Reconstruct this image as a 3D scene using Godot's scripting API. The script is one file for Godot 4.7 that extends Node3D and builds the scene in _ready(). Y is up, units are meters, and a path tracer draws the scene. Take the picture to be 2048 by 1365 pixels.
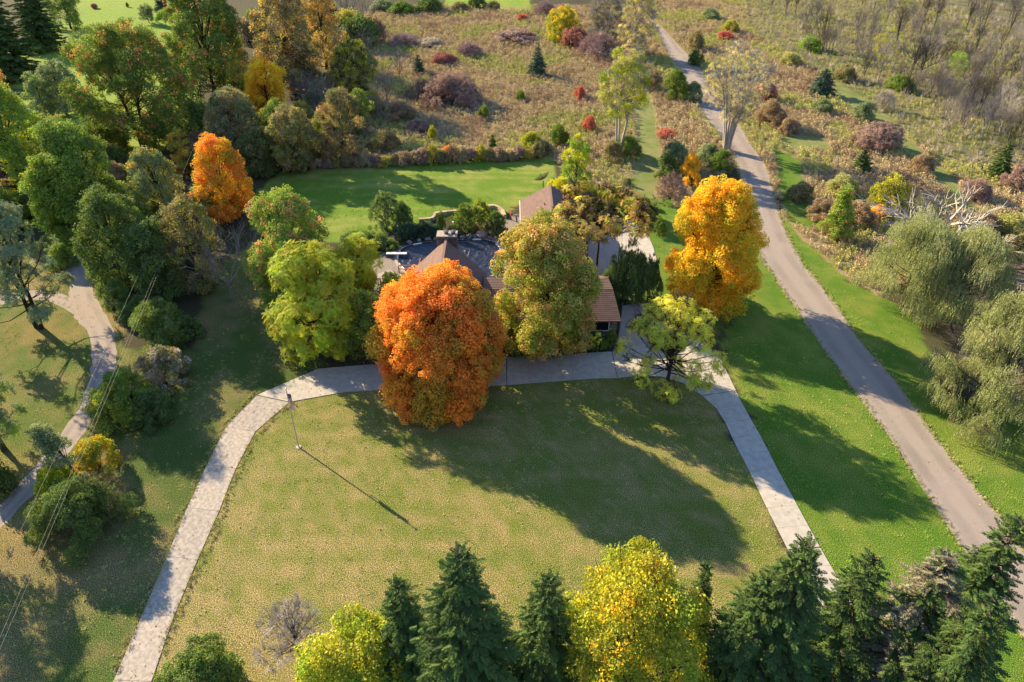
extends Node3D
# An autumn property seen from a drone: house among coloured trees, looped concrete drive, gravel lane, weedy field and thin woods.
# Positions are read off the photograph as directions (2048 x 1365 pixel grid) and set on the ground plane they touch.

const FOCAL := 1365.0
const MID := Vector2(1024.0, 465.0)
const EYE := Vector3(0, 50, 0)
const PITCH := deg_to_rad(30.0)
const SUN_AZIMUTH := deg_to_rad(36.0)
const SUN_HEIGHT := deg_to_rad(26.0)

var rng := RandomNumberGenerator.new()
var forward := Vector3(0, -sin(PITCH), -cos(PITCH))
var upward := Vector3(0, cos(PITCH), -sin(PITCH))
var taken := {}
var clumps := {}
var mats := {}
var pal := {}
var shared := {}
var noise := FastNoiseLite.new()
var zones := []


# ---------------------------------------------------------------- pixels to places
func gp(x: float, y: float, h := 0.0) -> Vector3:
	var d := forward + Vector3.RIGHT * ((x - MID.x) / FOCAL) - upward * ((y - MID.y) / FOCAL)
	return EYE + d * ((h - EYE.y) / d.y)

func depth(p: Vector3) -> float:
	return (p - EYE).dot(forward)

func tall(p: Vector3, row: float) -> float:
	var v := p - EYE
	var k := MID.y - row
	return (k * v.dot(forward) - FOCAL * v.dot(upward)) / (FOCAL * upward.y - k * forward.y)


# ---------------------------------------------------------------- nodes
func numbered(called: String) -> String:
	taken[called] = taken.get(called, -1) + 1
	return called if taken[called] == 0 else "%s_%03d" % [called, taken[called]]

func tag(o: Node, label: String, category: String, group := "") -> Node:
	o.set_meta("label", label)
	o.set_meta("category", category)
	if group != "":
		o.set_meta("group", group)
	return o

func thing(called: String, at: Vector3, label: String, category: String, group := "", turn := 0.0) -> Node3D:
	var o := Node3D.new()
	o.name = numbered(called)
	add_child(o)
	o.position = at
	o.rotation.y = turn
	tag(o, label, category, group)
	return o

func part(called: String, mesh: Mesh, m: Material, parent: Node, at := Vector3.ZERO) -> MeshInstance3D:
	var o := MeshInstance3D.new()
	o.name = called if parent != self else numbered(called)
	o.mesh = mesh
	o.material_override = m
	o.position = at
	parent.add_child(o, true)
	return o

func scatter(called: String, mesh: Mesh, m: Material, parent: Node, s) -> MultiMeshInstance3D:
	var o := MultiMeshInstance3D.new()
	o.name = called if parent != self else numbered(called)
	o.multimesh = s.made(mesh)
	o.material_override = m
	o.set_meta("kind", "stuff")
	parent.add_child(o, true)
	return o

class Copies3D:
	var where: Array[Transform3D] = []
	var tint := PackedColorArray()
	var multi: MultiMesh
	func add(t: Transform3D, c: Color) -> void:
		where.append(t)
		tint.append(c)
	func made(mesh: Mesh) -> MultiMesh:
		if multi:
			return multi
		multi = MultiMesh.new()
		multi.transform_format = MultiMesh.TRANSFORM_3D
		multi.use_colors = true
		multi.mesh = mesh
		multi.instance_count = where.size()
		for i in where.size():
			multi.set_instance_transform(i, where[i])
			multi.set_instance_color(i, tint[i])
		return multi

class Shape:
	var v := PackedVector3Array()
	var n := PackedVector3Array()
	var c := PackedColorArray()
	var uv := PackedVector2Array()
	var i := PackedInt32Array()
	func tri(a: Vector3, b: Vector3, d: Vector3) -> void:
		var k := v.size()
		v.append(a); v.append(b); v.append(d)
		i.append(k); i.append(k + 1); i.append(k + 2)
	func quad(a: Vector3, b: Vector3, d: Vector3, e: Vector3) -> void:
		var k := v.size()
		v.append(a); v.append(b); v.append(d); v.append(e)
		i.append_array(PackedInt32Array([k, k + 1, k + 2, k, k + 2, k + 3]))
	func tint(col: Color) -> void:
		while c.size() < v.size():
			c.append(col)
	func box(lo: Vector3, hi: Vector3, t := Transform3D.IDENTITY) -> void:
		var p := []
		for k in 8:
			p.append(t * Vector3(hi.x if k & 1 else lo.x, hi.y if k & 2 else lo.y, hi.z if k & 4 else lo.z))
		for f in [[0, 1, 3, 2], [5, 4, 6, 7], [4, 0, 2, 6], [1, 5, 7, 3], [2, 3, 7, 6], [4, 5, 1, 0]]:
			quad(p[f[3]], p[f[2]], p[f[1]], p[f[0]])
	func bar(a: Vector3, b: Vector3, w: float, h: float) -> void:
		var z := (b - a).normalized()
		var x := z.cross(Vector3.UP).normalized() if absf(z.y) < 0.99 else Vector3.RIGHT
		var t := Transform3D(Basis(x, z.cross(x) * -1.0, z), a)
		box(Vector3(-w / 2, -h / 2, 0), Vector3(w / 2, h / 2, a.distance_to(b)), t)
	func tube(pts: Array, radii: Array, sides := 6) -> void:
		var base := v.size()
		for k in pts.size():
			var d: Vector3 = (pts[mini(k + 1, pts.size() - 1)] - pts[maxi(k - 1, 0)]).normalized()
			var x := d.cross(Vector3(0.31, 0.2, 0.93)).normalized()
			var y := d.cross(x)
			for s in sides:
				var a := TAU * s / sides
				v.append(pts[k] + (x * cos(a) + y * sin(a)) * radii[k])
		for k in pts.size() - 1:
			for s in sides:
				var a := base + k * sides + s
				var b := base + k * sides + (s + 1) % sides
				i.append_array(PackedInt32Array([a, b, b + sides, a, b + sides, a + sides]))
	func extrude(poly: PackedVector2Array, y0: float, y1: float) -> void:
		var t := Geometry2D.triangulate_polygon(poly)
		for k in range(0, t.size(), 3):
			var a := poly[t[k]]; var b := poly[t[k + 1]]; var d := poly[t[k + 2]]
			tri(Vector3(a.x, y1, a.y), Vector3(b.x, y1, b.y), Vector3(d.x, y1, d.y))
		for k in poly.size():
			var a := poly[k]; var b := poly[(k + 1) % poly.size()]
			quad(Vector3(a.x, y1, a.y), Vector3(b.x, y1, b.y), Vector3(b.x, y0, b.y), Vector3(a.x, y0, a.y))
	func mesh() -> ArrayMesh:
		var m := ArrayMesh.new()
		var a := []
		a.resize(Mesh.ARRAY_MAX)
		a[Mesh.ARRAY_VERTEX] = v
		a[Mesh.ARRAY_INDEX] = i
		if n.size() == v.size():
			a[Mesh.ARRAY_NORMAL] = n
		if c.size() == v.size():
			a[Mesh.ARRAY_COLOR] = c
		if uv.size() == v.size():
			a[Mesh.ARRAY_TEX_UV] = uv
		m.add_surface_from_arrays(Mesh.PRIMITIVE_TRIANGLES, a)
		return m


# ---------------------------------------------------------------- materials
func grain(freq: float, lo: float, hi: float, size := 512, octaves := 4, kind := FastNoiseLite.TYPE_SIMPLEX_SMOOTH, bump := 0.0) -> NoiseTexture2D:
	var f := FastNoiseLite.new()
	f.seed = 11 + int(freq * 1000)
	f.noise_type = kind
	f.frequency = freq
	f.fractal_octaves = octaves
	var t := NoiseTexture2D.new()
	t.width = size
	t.height = size
	t.seamless = true
	t.noise = f
	if bump > 0.0:
		t.as_normal_map = true
		t.bump_strength = bump
	else:
		var g := Gradient.new()
		g.set_color(0, Color(lo, lo, lo))
		g.set_color(1, Color(hi, hi, hi))
		g.set_offset(0, 0.2)
		g.set_offset(1, 0.8)
		t.color_ramp = g
	return t

func srgb(c: Color) -> Color:
	return c.linear_to_srgb()

func mat(key: String, c: Color, rough := 0.9, tex: Texture2D = null, per_metre := 1.0, bump: Texture2D = null, bump_scale := 1.0) -> StandardMaterial3D:
	if mats.has(key):
		return mats[key]
	var m := StandardMaterial3D.new()
	m.albedo_color = srgb(c)
	m.roughness = rough
	m.metallic_specular = 0.3
	if tex or bump:
		m.uv1_triplanar = true
		m.uv1_world_triplanar = true
		m.uv1_scale = Vector3.ONE * per_metre
	if tex:
		m.albedo_texture = tex
	if bump:
		m.normal_enabled = true
		m.normal_texture = bump
		m.normal_scale = bump_scale
	m.cull_mode = BaseMaterial3D.CULL_DISABLED
	mats[key] = m
	return m

func tinted(key: String, rough := 0.8, back := 0.0, tex: Texture2D = null, per_metre := 1.0) -> StandardMaterial3D:
	var m := mat(key, Color(1, 1, 1), rough, tex, per_metre)
	m.vertex_color_use_as_albedo = true
	if back > 0.0:
		m.backlight_enabled = true
		m.backlight = Color(back, back, back * 0.8)
	return m


# ---------------------------------------------------------------- leaf clumps
func leaf(s: Shape, p: Vector3, nrm: Vector3, along: Vector3, l: float, w: float) -> void:
	var side := nrm.cross(along).normalized() * w * 0.5
	var lift := nrm * w * 0.12
	s.quad(p - along * l * 0.5, p + side + lift, p + along * l * 0.5, p - side + lift)

func ball() -> Vector3:
	var v := Vector3(rng.randfn(), rng.randfn(), rng.randfn())
	return v.normalized() if v.length() > 0.01 else Vector3.UP

func make_clumps() -> void:
	for variant in 3:
		var s := Shape.new()
		for k in 36:
			var d := ball()
			var p := Vector3(d.x, d.y * 0.75, d.z) * pow(rng.randf(), 0.45)
			var nn := (Vector3.UP * 0.3 + d * 0.6 + ball() * 0.9).normalized()
			leaf(s, p, nn, nn.cross(ball()).normalized(), rng.randf_range(0.28, 0.5), rng.randf_range(0.22, 0.36))
		clumps["broad%d" % variant] = s.mesh()
		s = Shape.new()
		for k in 9:
			var a := rng.randf() * TAU
			var d := Vector3(cos(a), rng.randf_range(-0.25, 0.75), sin(a)).normalized()
			for j in 9:
				var r := 0.12 + 0.11 * j
				var p := d * r + Vector3(0, -0.28 * r * r, 0) + ball() * 0.05
				for side in [-1.0, 1.0]:
					var cross: Vector3 = d.cross(Vector3.UP).normalized() * side
					var nn := (Vector3.UP + ball() * 0.6).normalized()
					leaf(s, p + cross * 0.1, nn, (cross + d * 0.4 + ball() * 0.2).normalized(), 0.24, 0.1)
		clumps["fine%d" % variant] = s.mesh()
		# spruce spray: along +Z, shoots to both sides, hanging slightly
		s = Shape.new()
		for j in 11:
			var z := j / 10.0
			var y := -0.16 * z * z
			for side in [-1.0, 0.0, 1.0]:
				var l := (1.0 - z * 0.75) * 0.5 + 0.08
				var dir := Vector3(side * 0.9, rng.randf_range(-0.6, 0.15) if side != 0.0 else -0.7, rng.randf_range(0.35, 0.8)).normalized()
				var p := Vector3(rng.randf_range(-0.04, 0.04), y, z)
				var nn := (Vector3.UP + ball() * 0.5).normalized()
				leaf(s, p + dir * l * 0.5, nn, dir, l, 0.11)
				leaf(s, p + dir * l * 0.5, dir.cross(nn).normalized(), dir, l, 0.11)
		clumps["spray%d" % variant] = s.mesh()
		# hanging willow strands
		s = Shape.new()
		for k in 13:
			var a := rng.randf() * TAU
			var p := Vector3(cos(a), 0, sin(a)) * rng.randf_range(0.05, 0.75) + Vector3(0, rng.randf_range(-0.1, 0.3), 0)
			var out := Vector3(cos(a), 0, sin(a)) * 0.35
			var l := rng.randf_range(1.0, 1.9)
			for j in 9:
				var f := j / 9.0
				var q := p + out * sqrt(f) + Vector3(0, -l * f, 0) + ball() * 0.05
				leaf(s, q, ball(), (Vector3.DOWN + ball() * 0.5).normalized(), 0.27, 0.07)
		clumps["strand%d" % variant] = s.mesh()
		# bare twigs, fanned out along +Y
		s = Shape.new()
		for k in 12:
			var d := (Vector3.UP * 0.9 + ball() * 0.75).normalized()
			var q := d * rng.randf_range(0.5, 1.1) + ball() * 0.1
			var m := d * 0.4
			s.tube([Vector3.ZERO, m, q], [0.022, 0.016, 0.006], 3)
			for j in 3:
				var b := m.lerp(q, rng.randf_range(0.1, 0.8))
				s.tube([b, b + (d + ball() * 0.9).normalized() * rng.randf_range(0.2, 0.4)], [0.012, 0.005], 3)
		clumps["twig%d" % variant] = s.mesh()
		# upright scale-leaved sprays for junipers and arborvitae
		s = Shape.new()
		for k in 26:
			var d := ball()
			d.y = absf(d.y) * 0.6
			var p := d * rng.randf_range(0.2, 0.85)
			var dir := (d * 0.8 + Vector3.UP * 0.9 + ball() * 0.4).normalized()
			leaf(s, p, dir.cross(ball()).normalized(), dir, rng.randf_range(0.35, 0.6), rng.randf_range(0.14, 0.24))
		clumps["scale%d" % variant] = s.mesh()
		# dry weed tuft: thin stems with plumes
		s = Shape.new()
		for k in 9:
			var a := rng.randf() * TAU
			var f := Vector3(cos(a), 0, sin(a)) * rng.randf_range(0.0, 0.5)
			var q := f * 1.25 + Vector3(0, rng.randf_range(0.6, 1.15), 0)
			leaf(s, (f + q) / 2, ball(), (q - f).normalized(), f.distance_to(q), 0.05)
			for j in 2:
				leaf(s, f.lerp(q, rng.randf_range(0.25, 0.7)), ball(), (ball() + Vector3.UP).normalized(), 0.34, 0.09)
			for j in 2:
				leaf(s, q + ball() * 0.05, ball(), (Vector3.UP + ball()).normalized(), 0.26, 0.16)
		clumps["weed%d" % variant] = s.mesh()
		s = Shape.new()
		for k in 14:
			var a := rng.randf() * TAU
			var f := Vector3(cos(a), 0, sin(a)) * rng.randf_range(0.0, 0.45)
			var dir := (Vector3.UP + ball() * 0.55).normalized()
			leaf(s, f + dir * 0.22, ball(), dir, 0.5, 0.06)
		clumps["tuft%d" % variant] = s.mesh()
	var one := Shape.new()
	leaf(one, Vector3.ZERO, Vector3.UP, Vector3.RIGHT, 1.0, 0.75)
	clumps["litter0"] = one.mesh()


func turned(axis: Vector3, spin: float, size: float) -> Basis:
	var q := Quaternion(Vector3.UP, axis) if axis.y > -0.98 else Quaternion(Vector3.RIGHT, PI)
	return Basis(q * Quaternion(Vector3.UP, spin)).scaled(Vector3.ONE * size)

func facing(dir: Vector3, size: float) -> Basis:
	var z := dir.normalized()
	var x := Vector3.UP.cross(z).normalized()
	return Basis(x * size, z.cross(x) * size, z * size)

func pick(a: Array) -> Color:
	var c: Color = a[rng.randi() % a.size()]
	var k := rng.randf_range(0.8, 1.2)
	return Color(c.r * k, c.g * k * rng.randf_range(0.94, 1.06), c.b * k)


# ---------------------------------------------------------------- plants
func profile(kind: String, t: float) -> float:
	match kind:
		"oval": return sqrt(maxf(0.0, 1.0 - pow(absf(t - 0.42) / 0.62, 2.2)))
		"dome": return sqrt(maxf(0.0, 1.0 - pow(maxf(t - 0.12, 0.0) / 0.9, 2.0)))
		"vase": return clampf(0.35 + t * 1.0, 0.0, 1.0) * sqrt(maxf(0.0, 1.0 - pow(maxf(t - 0.6, 0.0) / 0.45, 2.0)))
		"cone": return clampf(1.06 - t, 0.0, 1.0) * clampf(0.5 + t * 3.0, 0.0, 1.0)
		"flat": return 1.0 if t > 0.25 else 0.6
		"column": return 0.9 if t < 0.7 else 0.9 - (t - 0.7) * 1.6
	return 1.0

const TREE := {"shape": "oval", "base": 0.12, "lobes": 30, "clump": "broad", "size": 0.55, "thick": 1.0, "colors": "green", "second": "", "flecks": "", "share": 0.3, "bark": "bark", "stems": 1, "lobe": 0.34, "lean": 0.0, "gaps": 0.0, "twigs": 0.0}

func tree(called: String, x: float, y: float, top: float, half: float, o: Dictionary, label: String, category := "tree", group := "") -> Node3D:
	var d := TREE.duplicate()
	d.merge(o, true)
	rng.seed = hash(label) + int(x) * 31 + int(y)
	var p := gp(x, y)
	var high := tall(p, top)
	var r: float = half * (depth(p) - high * 0.25) / FOCAL
	var root := thing(called, p, label, category, group)
	build_tree(root, high, r, d)
	return root

func build_tree(root: Node3D, high: float, r: float, d: Dictionary) -> void:
	var low_y: float = high * d.base
	var span: float = high - low_y
	var leaves := Copies3D.new()
	var twigs := Copies3D.new()
	var wood := Shape.new()
	var limbs := Shape.new()
	var stems: int = d.stems
	var bow := Vector3(d.lean * high, 0, 0)
	var trunk_r := clampf(high * 0.018, 0.05, 0.38) * (0.75 if stems > 1 else 1.0)
	var feet := []
	for k in stems:
		var a := TAU * k / stems + 0.5
		var off := Vector3(cos(a), 0, sin(a)) * (r * 0.5 if stems > 1 else 0.0)
		var foot := Vector3(cos(a), 0, sin(a)) * (trunk_r * 1.3 if stems > 1 else 0.0)
		feet.append(off)
		var pts := [foot + Vector3(0, -0.15, 0)]
		var radii := [trunk_r * 1.5]
		for j in range(1, 7):
			var f := j / 6.0
			pts.append(foot.lerp(off, pow(f, 1.2)) + bow * f * f + Vector3(rng.randf_range(-1, 1), 0, rng.randf_range(-1, 1)) * 0.02 * high * f + Vector3(0, high * 0.86 * f, 0))
			radii.append(trunk_r * (1.05 - f * 0.93))
		wood.tube(pts, radii, 7)
	var n_lobes: int = d.lobes
	var size: float = d.size
	var colors: Array = pal[d.colors]
	var others: Array = pal[d.second] if d.second != "" else []
	var fleck_colors: Array = pal[d.flecks] if d.flecks != "" else []
	for k in n_lobes:
		var t := pow((k + rng.randf()) / n_lobes, 0.85)
		var a := k * 2.39996 + rng.randf_range(-0.5, 0.5)
		var rl: float = r * d.lobe * rng.randf_range(0.75, 1.2)
		var reach := maxf(0.0, r * profile(d.shape, t) - rl * 0.75) * (rng.randf_range(0.72, 1.08) if k % 5 else rng.randf_range(0.1, 0.5))
		var c := Vector3(cos(a) * reach, low_y + t * (span - rl * 0.8) + (rl * 0.3 if t < 0.15 else 0.0), sin(a) * reach) + bow * t
		var foot_y := low_y * 0.6 + maxf(0.0, c.y - low_y * 0.6) * 0.55
		var stem: Vector3 = feet[k % stems] * pow(foot_y / high, 1.2) / pow(0.86, 1.2) + bow * pow(foot_y / high, 2.0)
		var from := Vector3(stem.x, foot_y, stem.z)
		var mid := from.lerp(c, 0.55) + Vector3(0, -0.06 * reach, 0) + ball() * 0.04 * r
		limbs.tube([from, mid, c, c + (c - mid) * 0.5], [trunk_r * 0.36, trunk_r * 0.2, trunk_r * 0.09, 0.012], 5)
		for j in 3:
			var e := c + ball() * rl * 0.8
			limbs.tube([mid.lerp(c, 0.3 + 0.2 * j), e], [trunk_r * 0.14, 0.012], 4)
		var out := Vector3(cos(a), 0.45, sin(a)).normalized()
		var bias: Color = pick(colors)
		if others.size() and rng.randf() < 0.4:
			bias = pick(others)
		var count := int(d.thick * 3.4 * pow(rl / size, 2.0) * 1.15) + 3
		if d.gaps > 0.0 and rng.randf() < d.gaps:
			count = int(count * 0.25)
		for j in count:
			var u := (ball() + out * 0.45).normalized()
			var q := c + u * rl * pow(rng.randf_range(0.25, 1.12), 0.55)
			if q.y < 0.25:
				q.y = 0.25 + rng.randf() * 0.2
			var col := bias.lerp(pick(colors), 0.4) if not (fleck_colors.size() and rng.randf() < d.share * 0.7) else pick(fleck_colors)
			var axis := (u * 0.8 + Vector3.UP * 0.5 + ball() * 0.25).normalized()
			var s := size * rng.randf_range(0.7, 1.25)
			if d.clump == "strand":
				leaves.add(Transform3D(Basis(Vector3.UP, rng.randf() * TAU).scaled(Vector3.ONE * s), q), col)
			else:
				leaves.add(Transform3D(turned(axis, rng.randf() * TAU, s), q), col)
		for j in int(d.twigs * rl * rl * 14.0):
			var u := (ball() + out * 0.6).normalized()
			twigs.add(Transform3D(turned((u + Vector3.UP * 0.2).normalized(), rng.randf() * TAU, rng.randf_range(0.7, 1.3)), c + u * rl * rng.randf_range(0.3, 0.9)), Color(0.9, 0.9, 0.9))
	var kind: String = d.clump
	part("trunk", wood.mesh(), mats[d.bark], root)
	part("limbs", limbs.mesh(), mats[d.bark], root)
	if leaves.where.size():
		scatter("crown", clumps["%s%d" % [kind, rng.randi() % 3]], mats["leaf"], root, leaves)
	if twigs.where.size():
		scatter("twigs", clumps["twig%d" % (rng.randi() % 3)], mats[d.bark], root, twigs)

func conifer(called: String, x: float, y: float, top: float, half: float, o: Dictionary, label: String, category := "conifer", group := "") -> Node3D:
	var d := {"colors": "spruce", "base": 0.06, "step": 0.5, "boughs": 8, "size": 0.8, "power": 0.8, "flecks": "", "share": 0.0, "up": 0.1, "thick": 1.0, "bare": 0.0}
	d.merge(o, true)
	rng.seed = hash(label) + int(x) * 17 + int(y)
	var p := gp(x, y)
	var high := tall(p, top)
	var r: float = half * (depth(p) - high * 0.25) / FOCAL
	var root := thing(called, p, label, category, group)
	var wood := Shape.new()
	var arms := Shape.new()
	var trunk_r := clampf(high * 0.016, 0.05, 0.32)
	wood.tube([Vector3(0, -0.2, 0), Vector3(0, high * 0.4, 0), Vector3(0, high * 0.98, 0)], [trunk_r * 1.4, trunk_r * 0.8, 0.02], 7)
	var s := Copies3D.new()
	var size: float = d.size
	var yy: float = high * d.base
	var ring := 0
	while yy < high * 0.985:
		var t: float = (yy - high * d.base) / (high * (1.0 - d.base))
		var l: float = r * pow(1.0 - t, d.power) * (0.86 + 0.14 * sin(ring * 1.7)) + 0.15
		var n: int = maxi(4, int(d.boughs * (0.55 + 0.6 * (1.0 - t))))
		for k in n:
			var a := TAU * (k + 0.5 * (ring % 2)) / n + rng.randf_range(-0.35, 0.35) + ring * 0.7
			var dir := Vector3(cos(a), 0, sin(a))
			var ll := l * rng.randf_range(0.72, 1.12)
			var y0 := yy + rng.randf_range(-0.2, 0.2)
			var tone := pick(pal[d.colors])
			var bare: bool = rng.randf() < d.bare
			if bare and d.flecks != "":
				tone = pick(pal[d.flecks])
			arms.tube([Vector3(0, y0, 0), dir * ll * 0.6 + Vector3(0, y0 + ll * 0.02, 0), dir * ll * 0.95 + Vector3(0, y0 - ll * 0.12, 0)], [0.05, 0.03, 0.01], 3)
			var steps := maxi(1, int(ll / (size * 0.42) * d.thick))
			for j in steps:
				var f := (j + rng.randf()) / steps
				f = 0.12 + 0.86 * f
				var rise: float = ll * (d.up * f - (0.30 * f * f - 0.12 * f * f * f))
				var q := dir * ll * f + Vector3(0, y0 + rise, 0)
				for side in ([-1.0, 1.0] if f < 0.85 else [0.0]):
					var yaw: float = side * rng.randf_range(0.4, 1.1)
					var dd := dir.rotated(Vector3.UP, yaw) + Vector3(0, rng.randf_range(-0.35, 0.12) + (0.5 if t > 0.9 else 0.0), 0)
					var c := tone.lerp(pick(pal[d.colors]), 0.25)
					s.add(Transform3D(facing(dd, size * rng.randf_range(0.7, 1.15) * (0.65 + 0.35 * (1.0 - t))), q), c)
		yy += d.step * (0.75 + 0.5 * (1.0 - t)) * (1.0 if high > 6.0 else 0.6)
		ring += 1
	for j in 5:
		s.add(Transform3D(facing(Vector3(cos(j * 1.3), 2.2, sin(j * 1.3)), size * 0.7), Vector3(0, high * 0.96, 0)), pick(pal[d.colors]))
	part("trunk", wood.mesh(), mats["bark"], root)
	part("limbs", arms.mesh(), mats["bark"], root)
	scatter("crown", clumps["spray%d" % (rng.randi() % 3)], mats["needle"], root, s)
	return root

# low shrubs share a few crowns of radius 1 and height 1, stretched to each one's own size
func shrub_crown(key: String, clump: String, colors: String, tip: String, shape: String, variant: int) -> Copies3D:
	var id := "%s/%s/%s/%s/%s/%d" % [key, clump, colors, tip, shape, variant]
	if not shared.has(id):
		rng.seed = hash(id)
		var s := Copies3D.new()
		for k in 15:
			var t := (k + rng.randf()) / 15.0
			var a := k * 2.39996 + rng.randf()
			var rl := rng.randf_range(0.18, 0.46)
			var reach := maxf(0.0, profile(shape, t) * rng.randf_range(0.75, 1.15) - rl * 0.8)
			var c := Vector3(cos(a) * reach, 0.12 + t * 0.66, sin(a) * reach)
			var bias: Color = pick(pal[colors])
			for j in 12:
				var u := ball()
				u.y = absf(u.y) * 0.9 + 0.1 if rng.randf() < 0.7 else u.y
				var q := c + u * rl * rng.randf_range(0.4, 1.2)
				q.y = maxf(q.y, 0.05)
				var col := bias.lerp(pick(pal[colors]), 0.5)
				if tip != "" and rng.randf() < 0.3:
					col = pick(pal[tip])
				s.add(Transform3D(turned((u + Vector3.UP * 0.7).normalized(), rng.randf() * TAU, rng.randf_range(0.16, 0.34) * (1.5 if clump == "twig" else 1.0)), q), col)
		shared[id] = s
	return shared[id]

func shrub(called: String, x: float, y: float, top: float, half: float, colors: String, label: String, o := {}, category := "shrub", group := "") -> Node3D:
	var d := {"clump": "broad", "flecks": "", "shape": "dome", "stretch": 1.0}
	d.merge(o, true)
	var p := gp(x, y)
	var high := maxf(tall(p, top), 0.4)
	var r: float = maxf(half * depth(p) / FOCAL, 0.3)
	var root := thing(called, p, label, category, group, fmod(x * 0.37 + y, TAU))
	if r > 1.6 and depth(p) < 175.0 and d.shape == "dome":
		rng.seed = hash(label) + int(x)
		var e := TREE.duplicate()
		e.merge({"shape": "dome", "base": 0.02, "lobes": 30, "lobe": 0.27, "size": (0.3 if d.clump == "broad" else 0.6 if d.clump == "twig" else 0.45) + maxf(0.0, depth(p) - 60.0) * 0.0022, "thick": 1.0, "colors": colors, "flecks": d.flecks, "clump": d.clump, "stems": 3}, true)
		build_tree(root, high, r, e)
		return root
	var s := shrub_crown("s", d.clump, colors, d.flecks, d.shape, int(x + y) % 3)
	rng.seed = int(x * 7 + y)
	var w := "stems"
	if not shared.has(w):
		var st := Shape.new()
		for k in 9:
			var a := TAU * k / 9.0
			var e := Vector3(cos(a), 0, sin(a)) * rng.randf_range(0.2, 0.6)
			st.tube([e * 0.2 + Vector3(0, -0.05, 0), e * 0.6 + Vector3(0, 0.35, 0), e + Vector3(0, 0.7, 0)], [0.03, 0.02, 0.01], 4)
		shared[w] = st.mesh()
	var stems := part("stems", shared[w], mats["bark"], root)
	stems.scale = Vector3(r, high, r)
	var c := scatter("foliage", clumps["%s%d" % [d.clump, int(x + y) % 3]], mats["twigwood"] if d.clump == "twig" else mats["needle"] if d.clump == "scale" else mats["leaf"], root, s)
	c.scale = Vector3(r, high, r * d.stretch)
	return root

# bare trees: a few branching shapes ten metres tall, scaled
func grow(s: Shape, from: Vector3, dir: Vector3, l: float, r: float, level: int) -> void:
	var mid := from + dir * l * 0.5 + ball() * l * 0.05
	var tip := from + dir * l + ball() * l * 0.08
	s.tube([from, mid, tip], [r, r * 0.8, r * 0.55], 5 if level < 2 else 3)
	if level >= 4:
		return
	var n := 4 if level < 2 else 3
	for k in n:
		var f := rng.randf_range(0.45, 1.0)
		var b := mid.lerp(tip, f * 2.0 - 1.0) if f > 0.5 else from.lerp(mid, f * 2.0)
		var nd := (dir * 0.85 + ball() * 0.75 + Vector3.UP * 0.2).normalized()
		grow(s, b, nd, l * rng.randf_range(0.5, 0.75), r * 0.5, level + 1)
	grow(s, tip, (dir + ball() * 0.35).normalized(), l * 0.7, r * 0.5, level + 1)

func bare_shape(variant: int, spread: float, fat := 1.0) -> ArrayMesh:
	var id := "bare%d/%.2f/%.1f" % [variant, spread, fat]
	if not shared.has(id):
		rng.seed = 900 + variant
		var s := Shape.new()
		var bole := 2.2
		s.tube([Vector3(0, -0.2, 0), Vector3(0.05, bole, 0)], [0.17 * fat, 0.13 * fat], 6)
		for k in 4:
			var a := TAU * k / 4.0 + rng.randf()
			grow(s, Vector3(0.03, bole * rng.randf_range(0.75, 1.0), 0), Vector3(cos(a) * spread, 1.0, sin(a) * spread).normalized(), 3.4, 0.085 * fat, 1)
		grow(s, Vector3(0.05, bole, 0), Vector3(0.05, 1, 0.02).normalized(), 3.6, 0.11 * fat, 1)
		var top := 0.0
		for q in s.v:
			top = maxf(top, q.y)
		for k in s.v.size():
			s.v[k] *= 10.0 / top
		shared[id] = s.mesh()
	return shared[id]

func bare_tree(called: String, x: float, y: float, top: float, m: String, label: String, spread := 0.55, wide := 1.0, group := "", leaves := "") -> Node3D:
	var p := gp(x, y)
	var high := tall(p, top)
	var variant := int(x * 3 + y) % 5
	var root := thing(called, p, label, "tree", group, fmod(x * 0.61 + y * 0.37, TAU))
	var b := part("trunk", bare_shape(variant, spread, 3.0 if called == "dead_tree" else 1.0), mats[m], root)
	b.scale = Vector3(wide, 1, wide) * high / 10.0
	if leaves != "":
		rng.seed = int(x * 13 + y)
		var s := Copies3D.new()
		for k in 70:
			var u := ball()
			s.add(Transform3D(turned((u + Vector3.UP).normalized(), rng.randf() * TAU, rng.randf_range(0.3, 0.6)), Vector3(u.x * high * 0.25 * wide, high * 0.7 + u.y * high * 0.25, u.z * high * 0.25 * wide)), pick(pal[leaves]))
		scatter("crown", clumps["broad%d" % (variant % 3)], mats["leaf"], root, s)
	return root


# ---------------------------------------------------------------- ground
func px_poly(a: Array) -> PackedVector2Array:
	var out := PackedVector2Array()
	for k in range(0, a.size(), 2):
		var p := gp(a[k], a[k + 1])
		out.append(Vector2(p.x, p.z))
	return out

func px_line(a: Array) -> Array:
	var out := []
	for k in range(0, a.size(), 2):
		out.append(gp(a[k], a[k + 1]))
	return out

func zone(a: Array, kind: String) -> void:
	var p := px_poly(a)
	var r := Rect2(p[0], Vector2.ZERO)
	for q in p:
		r = r.expand(q)
	zones.append([p, r, kind])

func zone_at(x: float, z: float) -> String:
	var q := Vector2(x, z)
	for k in zones.size():
		if zones[k][1].has_point(q) and Geometry2D.is_point_in_polygon(q, zones[k][0]):
			return zones[k][2]
	return "wild"

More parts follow.
